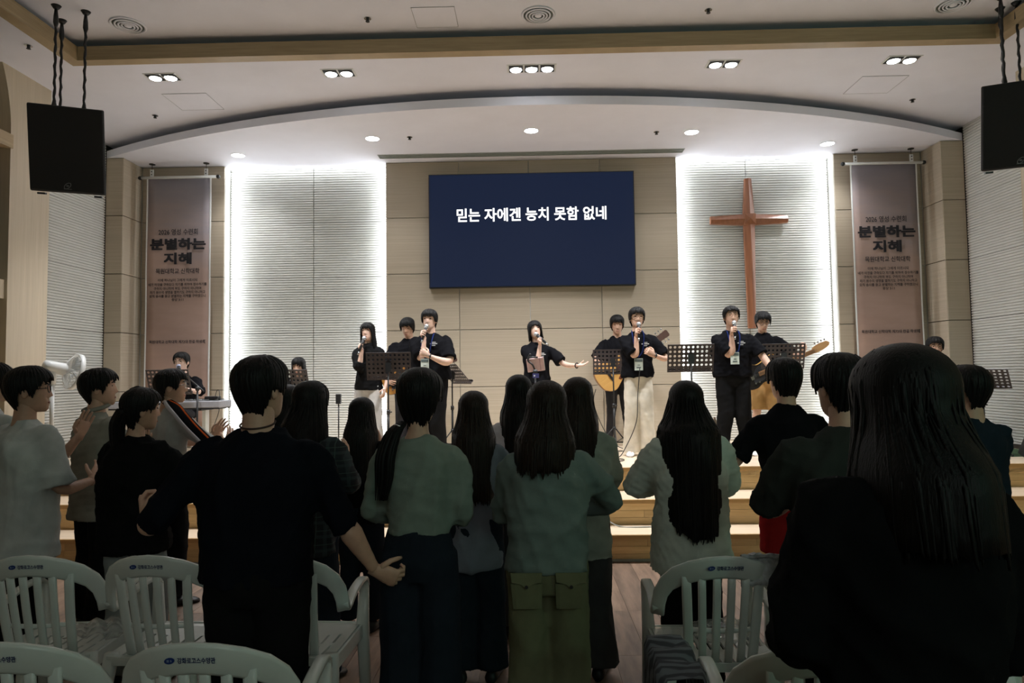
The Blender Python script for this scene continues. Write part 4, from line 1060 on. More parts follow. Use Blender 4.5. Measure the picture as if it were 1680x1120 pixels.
# phone and pink notebook on the middle stand
t = thing('tripod_stand', 'thin black stand with clamps in front of the middle woman singer', 'stand', (.08, 7.5, ST))
obj('pole', MB().cyl((0, 0, .05), (0, 0, 1.0), .010, n=10), M_BLACK, t, True)
obj('clamp', MB().box((0, -.02, .97), (.05, .03, .05)).tube(curve_pts([Vector(v) for v in ((0, 0, .98), (-.03, -.03, 1.05), (-.08, -.01, 1.10), (-.05, -.03, 1.17))], 4), .010, 8).box((-.02, -.025, 1.13), (.10, .015, .02)), M_BLACK, t, True)
for k in range(3): obj('leg', MB().tube([(0, 0, .20), (.25 * math.cos(k * 2.1), .25 * math.sin(k * 2.1), .01)], .008, 8), M_BLACK, t, True)
t = thing('notebook', 'pale pink notebook clamped to the thin stand before the middle woman singer', 'notebook', (.085, 7.515, ST + 1.05))
Mn = Matrix.Rotation(-.12, 4, 'Y') @ Matrix.Rotation(.25, 4, 'X')
bev(obj('cover', MB().box((0, 0, 0), (.19, .016, .15)), plain('pink_cover', (.72, .50, .50), .5), t, mat=Mn), .005)
obj('page_edge', MB().box((.004, 0, 0), (.19, .010, .142)), M_WHITEPL, t, mat=Mn)
obj('strap', MB().box((.05, -.010, 0), (.010, .004, .15)), plain('pink_strap', (.55, .33, .34), .5), t, mat=Mn)
t = thing('phone', 'small dark phone clipped under the pink notebook', 'phone', (.085, 7.47, ST + .93))
bev(obj('case', MB().box((0, 0, 0), (.07, .012, .05)), plain('phone_blue', (.05, .05, .18), .3), t), .004)
obj('camera_lens', MB().cyl((-.015, -.010, 0), (-.015, -.004, 0), .009), M_WHITEPL, t)
t = thing('receiver_box', 'small black box on a thin stand beside the long-haired woman singer', 'box', (-2.30, 8.25, ST))
obj('pole', MB().cyl((0, 0, .02), (0, 0, .64), .008, n=8), M_BLACK, t, True); obj('base', MB().cyl((0, 0, 0), (0, 0, .02), .12, n=20), M_BLACK, t)
bev(obj('case', MB().box((0, 0, .68), (.06, .05, .12)), M_BLACK, t), .005)

# drum side: cymbal on a stand, green mat, wedge monitor, paper
t = thing('cymbal', 'thin brass cymbal on a stand beside the drummer', 'cymbal', (4.30, 8.15, ST))
obj('plate', MB().loft([[Vector((r * math.cos(a), r * math.sin(a), z)) for a in np.linspace(0, 2 * PI, 32, endpoint=False)] for r, z in ((.22, 0), (.12, .018), (.05, .028), (.035, .045), (.006, .052), (.006, .048), (.033, .040), (.05, .022), (.12, .013), (.219, -.002))]), plain('brass', (.45, .33, .14), .35, .9), t, True, mat=Matrix.Translation((0, 0, 1.02)) @ Matrix.Rotation(.22, 4, 'Y') @ Matrix.Rotation(.2, 4, 'X'))
obj('pole', MB().cyl((0, 0, .1), (0, 0, 1.09), .011, n=10), M_CHROME, t, True)
for k in range(3): obj('leg', MB().tube([(0, 0, .35), (.25 * math.cos(k * 2.1), .25 * math.sin(k * 2.1), .01)], .009, 8), M_CHROME, t, True)
t = tag(obj('mat', MB().bbox((4.55, 7.45, ST), (5.70, 9.0, ST + .002)), plain('green_mat', (.035, .075, .03), .9)), 'dark green floor mat on the stage beside the slatted wall', 'mat')
t = thing('floor_monitor', 'black wedge loudspeaker on the stage floor against the slatted wall', 'loudspeaker', (5.52, 7.42, ST + .008), -.5)
obj('cabinet', MB().prism([(-.25, 0), (.25, 0), (.25, .10), (.10, .34), (-.12, .34)], .5, Matrix.Translation((0, -.25, 0))), M_BLACKPL, t)
obj('grille', MB().add([(.257, -.23, .105), (.257, .23, .105), (.112, .23, .335), (.112, -.23, .335)], [(0, 1, 2, 3)]), M_GREY, t)
tag(obj('paper_sheet', MB().loft([[(4.72, 7.20, ST + .002), (4.98, 7.23, ST + .002), (4.98, 7.23, ST + .012), (4.72, 7.20, ST + .010)], [(4.75, 7.34, ST + .004), (5.00, 7.33, ST + .006), (5.00, 7.33, ST + .02), (4.75, 7.34, ST + .016)]]), M_WHITEPL), 'crumpled white paper on the stage edge beside the green mat', 'paper')
t = thing('water_bottle', 'clear bottle with white cap by the feet of the singer before the cross', 'bottle', (2.28, 7.62, ST))
g, nt, b_ = nodemat('clear_plastic'); setp(b_, Roughness=.1, IOR=1.33); setp(b_, **{'Transmission Weight': .9, 'Base Color': (.9, .95, 1, 1)})
obj('bottle_body', MB().tube([(0, 0, 0), (0, 0, .01), (0, 0, .14), (0, 0, .175), (0, 0, .19)], [.028, .032, .032, .016, .013], 16), g, t, True)
obj('cap', MB().cyl((0, 0, .188), (0, 0, .208), .016, n=16), M_WHITEPL, t)

# cables
def cable(label, pts, r=.005, m=None):
    return tag(obj('cable', MB().tube(curve_pts([Vector(p) for p in pts], 5), r, 6), m or M_BLACK, None, True), label, 'cable')
z = ST + .006
cable('black cable lying along the stage behind the slim singer', [(-1.2, 8.42, z), (-.4, 8.38, z), (.4, 8.36, z), (.95, 8.34, z), (1.6, 8.36, z), (2.2, 8.4, z)])
cable('black cable looped on the stage by the white socks of the slim singer', [(1.25, 7.66, ST + 1.0), (1.22, 7.66, ST + .70), (1.20, 7.68, ST + .40), (1.08, 7.70, ST + .12), (.98, 7.66, z), (.80, 7.6, z), (.78, 7.48, z), (.98, 7.40, z), (1.02, 7.56, z), (.80, 7.62, z)])
cable('black cable hanging from the acoustic guitar', [(.86, 8.72, ST + .75), (.83, 8.72, ST + .62), (.86, 8.7, ST + .45), (.97, 8.66, ST + .2), (1.12, 8.6, ST + .03), (1.3, 8.55, z)])
cable('grey cable resting on the lowest tread of the stage steps', [(.62, 6.42, .46), (.70, 6.39, .30), (.82, 6.33, .236), (1.0, 6.30, .236), (1.3, 6.32, .236), (1.6, 6.34, .236)], .006, M_GREY)
cable('dark cable on the stage near the feet of the bass player', [(2.4, 8.9, z), (2.8, 8.85, z), (2.95, 8.5, z), (3.3, 8.3, z), (3.7, 8.6, z)])
cable('thin cable hanging on the slatted wall beside the bass player', [(3.55, 9.58, 1.78), (3.60, 9.57, 1.74), (3.64, 9.57, 1.5), (3.60, 9.56, 1.0), (3.66, 9.55, ST + .01)], .004)

# ================================================================== SCREEN, BANNERS, CROSS, FAN, LOUDSPEAKERS
t = thing('display_screen', 'large dark navy display screen with a white line of Korean text on the beige wall', 'screen', (.078, 9.31, 3.63))
obj('case', MB().bbox((-1.418, 0, -.79), (1.418, .09, .79)), M_BLACK, t)
obj('picture', MB().bbox((-1.405, -.006, -.778), (1.405, 0, .778)), M_SCREEN, t)
put('lettering', text_mesh('믿는 자에겐 능치 못함 없네', 2.06, .19, .022), M_SCREENTEXT, t, loc=(0, -.009, .212))

M_BANNER, nt, b_ = nodemat('banner_print'); setp(b_, Roughness=.75)
g_ = coords(nt, (1, 1, 1), 'Generated'); sp_ = nt.nodes.new('ShaderNodeSeparateXYZ'); nt.links.new(g_, sp_.inputs[0])
nz = noise_tex(nt, coords(nt, (1.2, 1, 4.5)), 1.4, 5); ad = nt.nodes.new('ShaderNodeMath'); ad.operation = 'MULTIPLY_ADD'
nt.links.new(nz, ad.inputs[0]); ad.inputs[1].default_value = .34
sl = nt.nodes.new('ShaderNodeMath'); sl.operation = 'MULTIPLY_ADD'; sl.inputs[1].default_value = .16; nt.links.new(sp_.outputs['X'], sl.inputs[0]); nt.links.new(sp_.outputs['Z'], sl.inputs[2])
nt.links.new(sl.outputs[0], ad.inputs[2])
rp = nt.nodes.new('ShaderNodeValToRGB'); m7 = nt.nodes.new('ShaderNodeMath'); m7.operation = 'MULTIPLY'; m7.inputs[1].default_value = .72; nt.links.new(ad.outputs[0], m7.inputs[0]); nt.links.new(m7.outputs[0], rp.inputs[0]); cr = rp.color_ramp
cr.elements[0].position = .12; cr.elements[0].color = (.34, .22, .16, 1); cr.elements[1].position = 1.0; cr.elements[1].color = (.20, .19, .22, 1)
for p_, c_ in ((.28, (.42, .275, .215)), (.42, (.33, .22, .18)), (.60, (.43, .30, .255)), (.72, (.34, .26, .245)), (.86, (.25, .22, .24))):
    e_ = cr.elements.new(min(p_, .999)); e_.color = (*c_, 1)
cr.elements[-1].position = 1.0
nt.links.new(rp.outputs[0], b_.inputs['Base Color'])
BAN = None
def banner(label, x0, x1, y, zt, zb):
    t = thing('banner', label, 'banner', ((x0 + x1) / 2, y, zt)); wd = x1 - x0; ht = zt - zb
    n = 24; V = []; F = []
    for i in range(n + 1):
        for j in range(9):
            u = j / 8 - .5; v = i / n; V.append((u * wd * (1 + .0 * v), .006 * math.sin(5 * u + 2.5 * v) * v + .004 * math.sin(14 * v), -v * ht))
    for i in range(n):
        for j in range(8): F.append((i * 9 + j, (i + 1) * 9 + j, (i + 1) * 9 + j + 1, i * 9 + j + 1))
    c = put('cloth', MB().add(V, F).mesh('cloth', True), M_BANNER, t); so = c.modifiers.new('t', 'SOLIDIFY'); so.thickness = .003; so.offset = -1
    c.rotation_euler = (0, 0, 0)
    for s_ in (-1, 1):
        e = MB()
        R_ = []
        for i in range(n + 1):
            v = i / n; yy = .006 * math.sin(5 * (.5 * s_) + 2.5 * v) * v + .004 * math.sin(14 * v); xx = s_ * wd / 2
            R_.append([(xx - .009, yy - .003, -v * ht), (xx + .009, yy - .003, -v * ht), (xx + .009, yy + .005, -v * ht), (xx - .009, yy + .005, -v * ht)])
        obj('white_edge', e.loft(R_), M_WHITEPL, t)
    obj('white_edge', MB().bbox((-wd / 2, -.004, -ht - .012), (wd / 2, .006, -ht + .004)), M_WHITEPL, t)
    obj('rod', MB().tube([(-wd / 2 - .09, 0, .012), (wd / 2 + .09, 0, .012)], .019, 14), M_WHITEPL, t, True)
    for s_ in (-1, 1):
        obj('end_cap', MB().ell((s_ * (wd / 2 + .105), 0, .012), (.03, .028, .028)), M_BLACK, t, True)
        br = obj('bracket', MB().bbox((s_ * wd * .43 - .022, -.012, .025), (s_ * wd * .43 + .022, .004, .125)), M_WHITEPL, t)
        for zz in (.055, .095): obj('bolt', MB().cyl((s_ * wd * .43, -.017, zz), (s_ * wd * .43, -.010, zz), .008, n=8), M_BLACK, br)
        obj('wire', MB().cyl((s_ * wd * .43, 0, .12), (s_ * wd * .43, 0, 4.63 - zt), .004, n=6).cyl((s_ * wd * .43, 0, 4.622 - zt), (s_ * wd * .43, 0, 4.63 - zt), .04, n=16), M_BLACK, t)
    k = ht / 3.46
    for body, w_, h_, z_, bd in (('2026 영성 수련회', .54, .085, .755, .012), ('분별하는', .75, .155, .925, .012), ('지혜', .37, .155, 1.125, .006), ('목원대학교 신학대학', .60, .075, 1.30, .016),
            ('이에 하나님이 그에게 이르시되', .54, .042, 1.425, .02), ('네가 이것을 구하도다 자기를 위하여 장수하기를', .80, .042, 1.485, .02), ('구하지 아니하며 부도 구하지 아니하며', .65, .042, 1.54, .02),
            ('자기 원수의 생명을 멸하기도 구하지 아니하고', .76, .042, 1.592, .02), ('오직 송사를 듣고 분별하는 지혜를 구하였으니', .77, .042, 1.645, .02), ('왕상 3:11', .16, .04, 1.695, .02), ('목원대학교 신학대학 제72대 한결 학생회', .76, .045, 2.275, .02)):
        v = z_ / 3.46; yy = .004 * math.sin(14 * v)
        put('lettering', text_mesh(body, w_ * wd / .87, h_, bd, 1., .0075 if h_ > .1 else 0.), M_INK, t, loc=(-.0, yy - .010, -z_))
    obj('emblem', MB().bbox((.375, -.011, -2.298), (.395, -.008, -2.293)).bbox((.383, -.011, -2.295), (.387, -.008, -2.255)).bbox((.375, -.011, -2.257), (.395, -.008, -2.252)), M_INK, t)
    return t
banner('tall dusky printed banner hanging behind the keyboard player', -5.25, -4.365, 9.25, 4.425, .965)
banner('tall dusky printed banner hanging behind the drummer beside the cross', 4.425, 5.30, 9.25, 4.425, .965)

# wooden cross with faceted arms
t = thing('cross', 'large reddish wooden cross with tapering faceted arms on the pale slatted wall', 'cross', (3.115, 9.55, 3.755))
def arm(d, L, w0, w1, p):
    """one arm from the hub outwards: ridge at p in front, flat back"""
    d = Vector(d); s_ = Vector((d.z, 0, -d.x))
    mb = MB(); o = Vector((0, 0, 0)); c = .018
    def sec(k, w_, r): return [o + d * k + s_ * w_ + Vector((0, 0, 0)), o + d * k + s_ * w_ + Vector((0, -p * .45, 0)), o + d * k + Vector((0, -r, 0)), o + d * k - s_ * w_ + Vector((0, -p * .45, 0)), o + d * k - s_ * w_]
    return mb.loft([sec(0, w0 * .02, p), sec(w0, w0, p * .86), sec(L, w1, p * .62)])
for d, L, w0, w1 in (((0, 0, 1), .58, .076, .045), ((0, 0, -1), 1.52, .076, .050), ((1, 0, 0), .535, .076, .052), ((-1, 0, 0), .535, .076, .052)):
    obj('arm', arm(d, L, w0, w1, .12), M_CROSS, t)
obj('hub', MB().add([(-.076, -.103, .076), (.076, -.103, .076), (.076, -.103, -.076), (-.076, -.103, -.076), (0, -.128, 0), (-.076, 0, .076), (.076, 0, .076), (.076, 0, -.076), (-.076, 0, -.076)],
    [(0, 4, 1), (1, 4, 2), (2, 4, 3), (3, 4, 0), (5, 6, 7, 8), (0, 1, 6, 5), (1, 2, 7, 6), (2, 3, 8, 7), (3, 0, 5, 8)]), M_CROSS, t)
obj('wall_mount', MB().bbox((-.03, 0, -1.2), (.03, .06, .4)), M_BLACK, t)

# pedestal fan
t = thing('pedestal_fan', 'white pedestal fan with a round cage beside the slatted side wall', 'fan', (-4.72, 6.68, 0))
obj('base', MB().loft([[Vector((r * math.cos(a), r * math.sin(a), z)) for a in np.linspace(0, 2 * PI, 32, endpoint=False)] for r, z in ((.22, 0), (.22, .02), (.17, .04), (.04, .06))]), M_WHITEPL, t, True)
obj('pole', MB().cyl((0, 0, .05), (0, 0, 1.0), .026, n=14).cyl((0, 0, 1.0), (0, 0, 1.62), .020, n=14).cyl((0, 0, .96), (0, 0, 1.03), .034, n=14), M_WHITEPL, t, True)
FA = Vector((.55, .80, -.24)).normalized(); fc = Vector((0, 0, 1.77))
obj('neck', MB().tube([(0, 0, 1.60), (0, 0, 1.68), fc - FA * .01], [.03, .035, .04], 12), M_WHITEPL, t, True)
obj('motor', MB().tube([fc - FA * .09, fc - FA * .08, fc - FA * .03, fc + FA * .10, fc + FA * .13], [.02, .05, .057, .062, .04], 18), M_WHITEPL, t, True)
q = FA.to_track_quat('Z', 'Y').to_matrix().to_4x4(); FM = Matrix.Translation(fc + FA * .20) @ q
cage = obj('cage', MB().loft([[Vector((r * math.cos(a), r * math.sin(a), z)) for a in np.linspace(0, 2 * PI, 40, endpoint=False)] for r, z in ((.176, -.022), (.184, -.022), (.186, .022), (.176, .022), (.176, -.022))], False), M_WHITEPL, t, True, mat=FM)
wires = MB()
for k in range(36):
    a = 2 * PI * k / 36; c, s_ = math.cos(a), math.sin(a)
    wires.tube([(c * .03, s_ * .03, .075), (c * .12, s_ * .12, .06), (c * .18, s_ * .18, .015)], .0018, 4); wires.tube([(c * .05, s_ * .05, -.075), (c * .12, s_ * .12, -.06), (c * .18, s_ * .18, -.015)], .0018, 4)
tag(obj('cage_wire', wires, M_WHITEPL, t, True, mat=FM), kind='stuff')
obj('cap', MB().cyl((0, 0, .07), (0, 0, .085), .04, n=20), M_WHITEPL, t, True, mat=FM)
for k in range(5):
    a = 2 * PI * k / 5; V = []
    for r, wd, tw in ((.03, .03, .022), (.08, .055, .02), (.135, .065, .014), (.162, .04, .008)):
        V += [(r * math.cos(a - wd / max(r, .05) / 2), r * math.sin(a - wd / max(r, .05) / 2), -tw), (r * math.cos(a + wd / max(r, .05) / 2), r * math.sin(a + wd / max(r, .05) / 2), tw)]
    o = obj('blade', MB().add(V, [(2 * i, 2 * i + 2, 2 * i + 3, 2 * i + 1) for i in range(3)]), plain('fan_blade', (.62, .66, .68), .3), t, True, mat=FM)
    so = o.modifiers.new('t', 'SOLIDIFY'); so.thickness = .004

# hanging loudspeakers
def hang_speaker(label, c, rz, rods, mirror=1):
    """c: centre of the front face; front faces -Y before turning by rz"""
    t = thing('hanging_loudspeaker', label, 'loudspeaker', c, 0, 'black loudspeakers hung from the ceiling')
    Rm = Matrix.Rotation(rz, 4, 'Z') @ Matrix.Rotation(math.radians(12), 4, 'X')
    o = obj('cabinet', MB().loft([[(-.295, .02, -.375), (.295, .02, -.375), (.295, .02, .375), (-.295, .02, .375)], [(-.19, .46, -.365), (.19, .46, -.365), (.19, .46, .33), (-.19, .46, .33)]]), M_BLACKPL, t, mat=Rm); bev(o, .012)
    g = obj('grille', MB().bbox((-.288, -.004, -.368), (.288, .022, .368)), plain('grille_black', (.009, .009, .010), .8, bmp=.5, scale=350), t, mat=Rm); bev(g, .012)
    em = obj('emblem', MB().ring((.0, -.008, -.315), (.032, .018), .003, (0, 1, 0), 24).ell((0, -.007, -.315), (.012, .003, .008)), plain('emblem_grey', (.16, .16, .17), .4, .6), t, True, mat=Rm)
    obj('emblem_bar', MB().bbox((-.03, -.008, -.345), (.03, -.004, -.340)), plain('emblem_grey', (.16, .16, .17), .4, .6), t, mat=Rm)
    for k in range(2): obj('foot', MB().bbox((-.25 + k * .44, .06, -.40), (-.19 + k * .44, .12, -.383)), M_BLACK, t, mat=Rm)
    for (x, y) in rods:
        x -= c[0]; y -= c[1]; top = 5.02 - c[2]; bot = .37
        r_ = obj('rope', MB().tube([(x + .004 * math.sin(k * 1.9), y + .004 * math.cos(k * 1.9), bot + .06 + (top - bot - .1) * k / 22) for k in range(23)], [.010 + .003 * (k % 2) for k in range(23)], 8), M_BLACK, t, True)
        obj('shackle', MB().tube([(x, y, bot - .03), (x, y, bot + .02), (x, y, bot + .06), (x, y, bot + .12)], [.006, .018, .022, .010], 8), M_BLACK, r_, True)
        obj('turnbuckle', MB().tube([(x, y, top - .20), (x, y, top - .16), (x, y, top - .10), (x, y, top - .03)], [.011, .022, .020, .012], 8), M_BLACK, r_, True)
        obj('ceiling_plate', MB().cyl((x, y, top - .03), (x, y, top), .022, .042, 16), M_BLACK, r_, True)
hang_speaker('black loudspeaker hung on dark ropes above the white fan', (-4.05, 5.85, 3.67), .38, [(-4.22, 5.92), (-4.02, 6.03), (-4.34, 6.17)])
hang_speaker('black loudspeaker hung on dark ropes above the drummer and tilted stand', (4.40, 6.05, 3.79), -.38, [(4.36, 6.17), (4.50, 6.38), (4.58, 6.28)])

# ================================================================== CHAIRS
M_BACKPAD = None
def ring_of(c, u, v, a, b, n=10, e=.6):
    return [c + u * (a * math.copysign(abs(math.cos(t)) ** e, math.cos(t))) + v * (b * math.copysign(abs(math.sin(t)) ** e, math.sin(t))) for t in [2 * PI * (k + .5) / n for k in range(n)]]
def make_chair():
    t = thing('plastic_armchair', 'x', 'chair')
    # back plane: y as a function of z
    def yb(z): return -.155 - .235 * max(0, (z - .42)) * .9
    def P(x, z): return Vector((x, yb(z) + .12 * (x / .30) ** 2 * (z > .5) * .9, z))
    # the arch: arm front -> arm -> up over the top -> arm front
    half = [(.300, .60), (.297, .645), (.287, .695), (.262, .742), (.215, .782), (.15, .810), (.075, .827), (0, .833)]
    wid = [.030, .030, .032, .036, .042, .046, .048, .048]
    def bp(x, z): return Vector((x * .84, yb(z) + .10 * (abs(x) / .30) ** 2.2, z - .0))
    pts = [(-x, z, w_) for (x, z), w_ in zip(half, wid)] + [(x, z, w_) for (x, z), w_ in list(zip(half, wid))[-2::-1]]
    rings = []
    Pp = [bp(x, z) for x, z, _ in pts]
    for i, (x, z, w_) in enumerate(pts):
        tg = (Pp[min(i + 1, len(Pp) - 1)] - Pp[max(i - 1, 0)]).normalized(); nrm = Vector((.5 * x / .3, -1, -.21)).normalized(); u = tg.cross(nrm).normalized()
        nrm = u.cross(tg).normalized(); rings.append(ring_of(Pp[i] - u * 0, u, nrm, w_, .011, 10, .55))
    top = obj('back_frame', MB().loft(rings), M_CHAIR, t, True)
    # upright ribs between arch and seat
    for k in range(6):
        x = (k - 2.5) * .060; xb = x * .88; zt = float(np.interp(abs(x) / .84, [0, .075, .15, .215, .262], [.833, .827, .81, .782, .742])) - (.012 if k in (0, 5) else .03)
        R_ = []
        for q in range(7):
            u = q / 6; z = zt * (1 - u) + .415 * u; xx = x * (1 - u) + xb * u; yy = yb(z) + .10 * (abs(xx) / .27) ** 2.2 + .004 - .006 * math.sin(PI * u)
            R_.append(ring_of(Vector((xx, yy, z)), Vector((1, 0, 0)), Vector((0, 1, .2)), .0205 if k in (0, 5) else .0165, .008, 8, .6))
        obj('rib', MB().loft(R_), M_CHAIR, t, True)
    R_ = []
    for q in range(9):
        x = -.145 + .29 * q / 8; z = .555; R_.append(ring_of(Vector((x, yb(z) + .10 * (abs(x) / .27) ** 2.2 + .008, z)), Vector((0, .2, 1)), Vector((0, 1, 0)), .009, .006, 8))
    obj('crossbar', MB().loft(R_), M_CHAIR, t, True)
    # seat with slots
    mb = MB(); zs = lambda x, y: .425 - .02 * (1 - (x / .24) ** 2) * (1 - ((y - .04) / .26) ** 2) - .012 * max(0, (y - .2) / .08) ** 2
    xs = [-.225]; 
    for k in range(7):
        c = (k - 3) * .056; xs += [c - .006, c + .006]
    xs += [.225]; ys = [-.17, -.145, -.02, .01, .115, .145, .225, .285]
    th = .012; idx = {}; V = []; F = []
    cells = {(i, j) for i in range(len(xs) - 1) for j in range(len(ys) - 1) if not (i % 2 == 1 and j in (1, 3))}
    def vid(i, j, lo):
        k = (i, j, lo)
        if k not in idx:
            x = xs[i] + (.10 * (ys[j] - .03) * .12 if 0 < i < len(xs) - 1 else 0) * (1 if xs[i] > 0 else -1); idx[k] = len(V); V.append((x, ys[j], zs(xs[i], ys[j]) - (th if lo else 0)))
        return idx[k]
    for i, j in cells:
        F.append((vid(i, j, 0), vid(i + 1, j, 0), vid(i + 1, j + 1, 0), vid(i, j + 1, 0))); F.append((vid(i, j, 1), vid(i, j + 1, 1), vid(i + 1, j + 1, 1), vid(i + 1, j, 1)))
        for (di, dj, a, b) in ((-1, 0, (0, 1), (0, 0)), (1, 0, (1, 0), (1, 1)), (0, -1, (0, 0), (1, 0)), (0, 1, (1, 1), (0, 1))):
            if (i + di, j + dj) not in cells:
                F.append((vid(i + a[0], j + a[1], 0), vid(i + b[0], j + b[1], 0), vid(i + b[0], j + b[1], 1), vid(i + a[0], j + a[1], 1))[::-1])
    mb.add(V, F)
    mb.bbox((-.225, .275, .375), (.225, .287, .415)).bbox((-.24, -.15, .36), (-.228, .28, .42)).bbox((.228, -.15, .36), (.24, .28, .42)).bbox((-.2, -.172, .385), (.2, -.160, .42))
    obj('seat', mb, M_CHAIR, t)
    for s_ in (-1, 1):
        A = bp(s_ * .300, .60)
        P_ = [A + Vector((0, -.012, .035)), A + Vector((s_ * .002, .02, .0)), Vector((s_ * .248, A.y + .14, .632)), Vector((s_ * .247, .16, .648)), Vector((s_ * .244, .235, .640)), Vector((s_ * .242, .262, .60))]
        C = curve_pts(P_, 3)
        obj('armrest', MB().loft([ring_of(c, Vector((1, 0, 0)), (Vector((0, 0, 1)) if 0 < i < len(C) - 3 else Vector((0, .7, .7))), .023, .011, 10, .55) for i, c in enumerate(C)]), M_CHAIR, t, True)
        obj('leg', MB().loft([ring_of(Vector(c), Vector((1, 0, 0)), Vector((0, 1, 0)), a, b, 8, .5) for c, a, b in (((s_ * .242, .255, .62), .022, .014), ((s_ * .234, .250, .42), .030, .022), ((s_ * .242, .285, .0), .024, .024))]), M_CHAIR, t, True)
        obj('leg', MB().loft([ring_of(Vector(c), Vector((1, 0, 0)), Vector((0, 1, 0)), a, b, 8, .5) for c, a, b in (((s_ * .215, -.145, .43), .030, .018), ((s_ * .232, -.185, .22), .026, .022), ((s_ * .25, -.225, .0), .022, .022))]), M_CHAIR, t, True)
    # printed mark on the rear of the top band
    c = bp(0, .833); nm = Vector((0, -1, -.21)).normalized(); up = Vector((0, -.21, 1)).normalized()
    Mx = Matrix((( 1, 0, 0, 0), (0, -nm.y, up.y, 0), (0, -nm.z, up.z, 0), (0, 0, 0, 1))); Mx.translation = c + nm * .0122
    put('lettering', text_mesh('강화로고스수양관', .108, .019, .03), M_NAVYINK, t, mat=Mx @ Matrix.Translation((.018, 0, 0)))
    e = obj('emblem', MB().loft([[Vector((.0145 * math.cos(a) + .003 * math.sin(a), 0, .010 * math.sin(a))) for a in np.linspace(0, 2 * PI, 20, endpoint=False)], [Vector((.0145 * math.cos(a) + .003 * math.sin(a), -.0006, .010 * math.sin(a))) for a in np.linspace(0, 2 * PI, 20, endpoint=False)][::1]]), plain('emblem_blue', (.015, .04, .20), .5), t, mat=Mx @ Matrix.Translation((-.058, .0, 0)))
    obj('emblem_mark', MB().box((-.004, -.001, .0), (.006, .0008, .007)).box((.005, -.001, 0), (.003, .0008, .006)), plain('emblem_pale', (.25, .3, .42), .5), e)
    return t
chair0 = make_chair(); used = False
def chair(x, ytop, label, rz=0.):
    global used
    c = copy_tree(chair0) if used else chair0
    used = True; c.location = (x, ytop + .27, 0); c.rotation_euler = (0, 0, rz); c['label'] = label; c['group'] = 'white plastic armchairs in two rows'
chair(-2.175, 2.90, 'white plastic armchair behind the man in the pale tee with glasses', .06)
chair(-1.625, 2.89, 'white plastic armchair behind the woman with the hair bun', -.03)
chair(-1.075, 2.89, 'white plastic armchair partly hidden by the broad man in black with arms apart', -.05)
chair(.79, 2.81, 'white plastic armchair behind the woman with very long straight hair', .0)
chair(1.38, 2.86, 'white plastic armchair between the dark-clad pair on the cross side, mostly hidden', -.04)
chair(1.97, 2.84, 'white plastic armchair cut by the frame beside the closest woman in black', .02)
chair(-.97, 1.93, 'white plastic armchair at the lower edge, directly behind the broad man in black', .02)
chair(-1.56, 1.94, 'white plastic armchair in the bottom corner on the fan side', .05)
chair(.83, 1.90, 'white plastic armchair at the lower edge between the grey jacket and closest woman', -.03)
chair(1.42, 1.93, 'white plastic armchair in the bottom corner on the drummer side', .0)

# ================================================================== THE AUDIENCE (all seen from behind)
C_PALETEE = cloth('pale_grey_tee', (.47, .50, .49)); C_STONE = cloth('stone_shirt', (.27, .265, .23)); C_BLKSW = cloth('black_sweatshirt', (.007, .007, .0075))
C_NAVYBLK = cloth('navy_black_knit', (.006, .007, .011)); C_PLAID = plaid('dark_plaid', (.012, .014, .018), (.03, .05, .055), (.06, .10, .09))
C_SAGE = cloth('sage_knit', (.21, .25, .215)); C_TEAL = cloth('teal_grey_sweater', (.155, .195, .18), weave=500); C_MINT = cloth('pale_mint_shirt', (.52, .58, .52))
C_BLUEGR = cloth('blue_grey_shirt', (.17, .18, .22)); C_WHITE = cloth('white_tee', (.55, .52, .56)); C_STRIPE = cloth('sage_striped', (.26, .31, .26))
C_DENIM = cloth('dark_denim', (.016, .021, .030)); C_KHAKI = cloth('khaki_twill', (.155, .155, .09)); C_DKGREY = cloth('dark_grey_trousers', (.05, .055, .055))
C_OLIVE = cloth('dark_olive_tee', (.030, .034, .030)); C_RED = cloth('red_shorts', (.26, .012, .012)); C_LTGREY = cloth('light_grey_trousers', (.26, .29, .29)); C_HOOD = cloth('black_hoodie', (.0055, .006, .0065))
def clap(h=1.14, x=.07, y=.27): return dict(L=dict(w=(-x, y, h), pole=(-.6, -.45, -1), d=(.1, .35, .9), n=(1, 0, 0), curl=.2), Rr=dict(w=(x, y, h), pole=(.6, -.45, -1), d=(-.1, .35, .9), n=(-1, 0, 0), curl=.2))

A2 = person('broad man in black long shirt with both arms apart between the rows of white chairs', -1.03, 2.60, 1.70, 0, 0, 'm', head=(22, 4, 0), build=1.22,
            L=dict(w=(-.49, .10, 1.07), pole=(.1, -.9, -.5), d=(-.35, .3, .85), n=(.7, .3, .1), curl=1.0), Rr=dict(w=(.42, .10, .87), pole=(.0, -.8, -.4), d=(.75, .1, -.35), n=(.2, .9, .2), curl=.95),
            shirt=dict(m=C_NAVYBLK, sleeve='elbow', sl=.16, hem=.87, wd=1.02), pants=dict(m=C_BLACK2, wd=1.02), hair='short', hairkw=dict(strands=90))
obj('necklace', MB().ring(A2['B']((0, -.015, 1.452)), (.064, .062), .0035, (0, -.25, 1), 28, 6), plain('cord_brown', (.05, .02, .015), .6), A2['root'], True)
A3 = person('woman with a low side ponytail in sage ribbed top and dark jeans', -.475, 2.95, 1.645, -2, 0, 'f', head=(8, -4, 0), L=dict(w=(-.10, .24, 1.03), pole=(-.6, -.6, -.9)), Rr=dict(w=(.08, .24, 1.02), pole=(.5, -.6, -1)),
            shirt=dict(m=C_SAGE, sleeve='long', hem=1.0, wd=.97, flare=.97, neck=1.435), pants=dict(m=C_DENIM, cut='wide', top=1.04, hemr=.125), hair='tied', hairkw=dict(extra='pony', strands=110, vol=2.4))
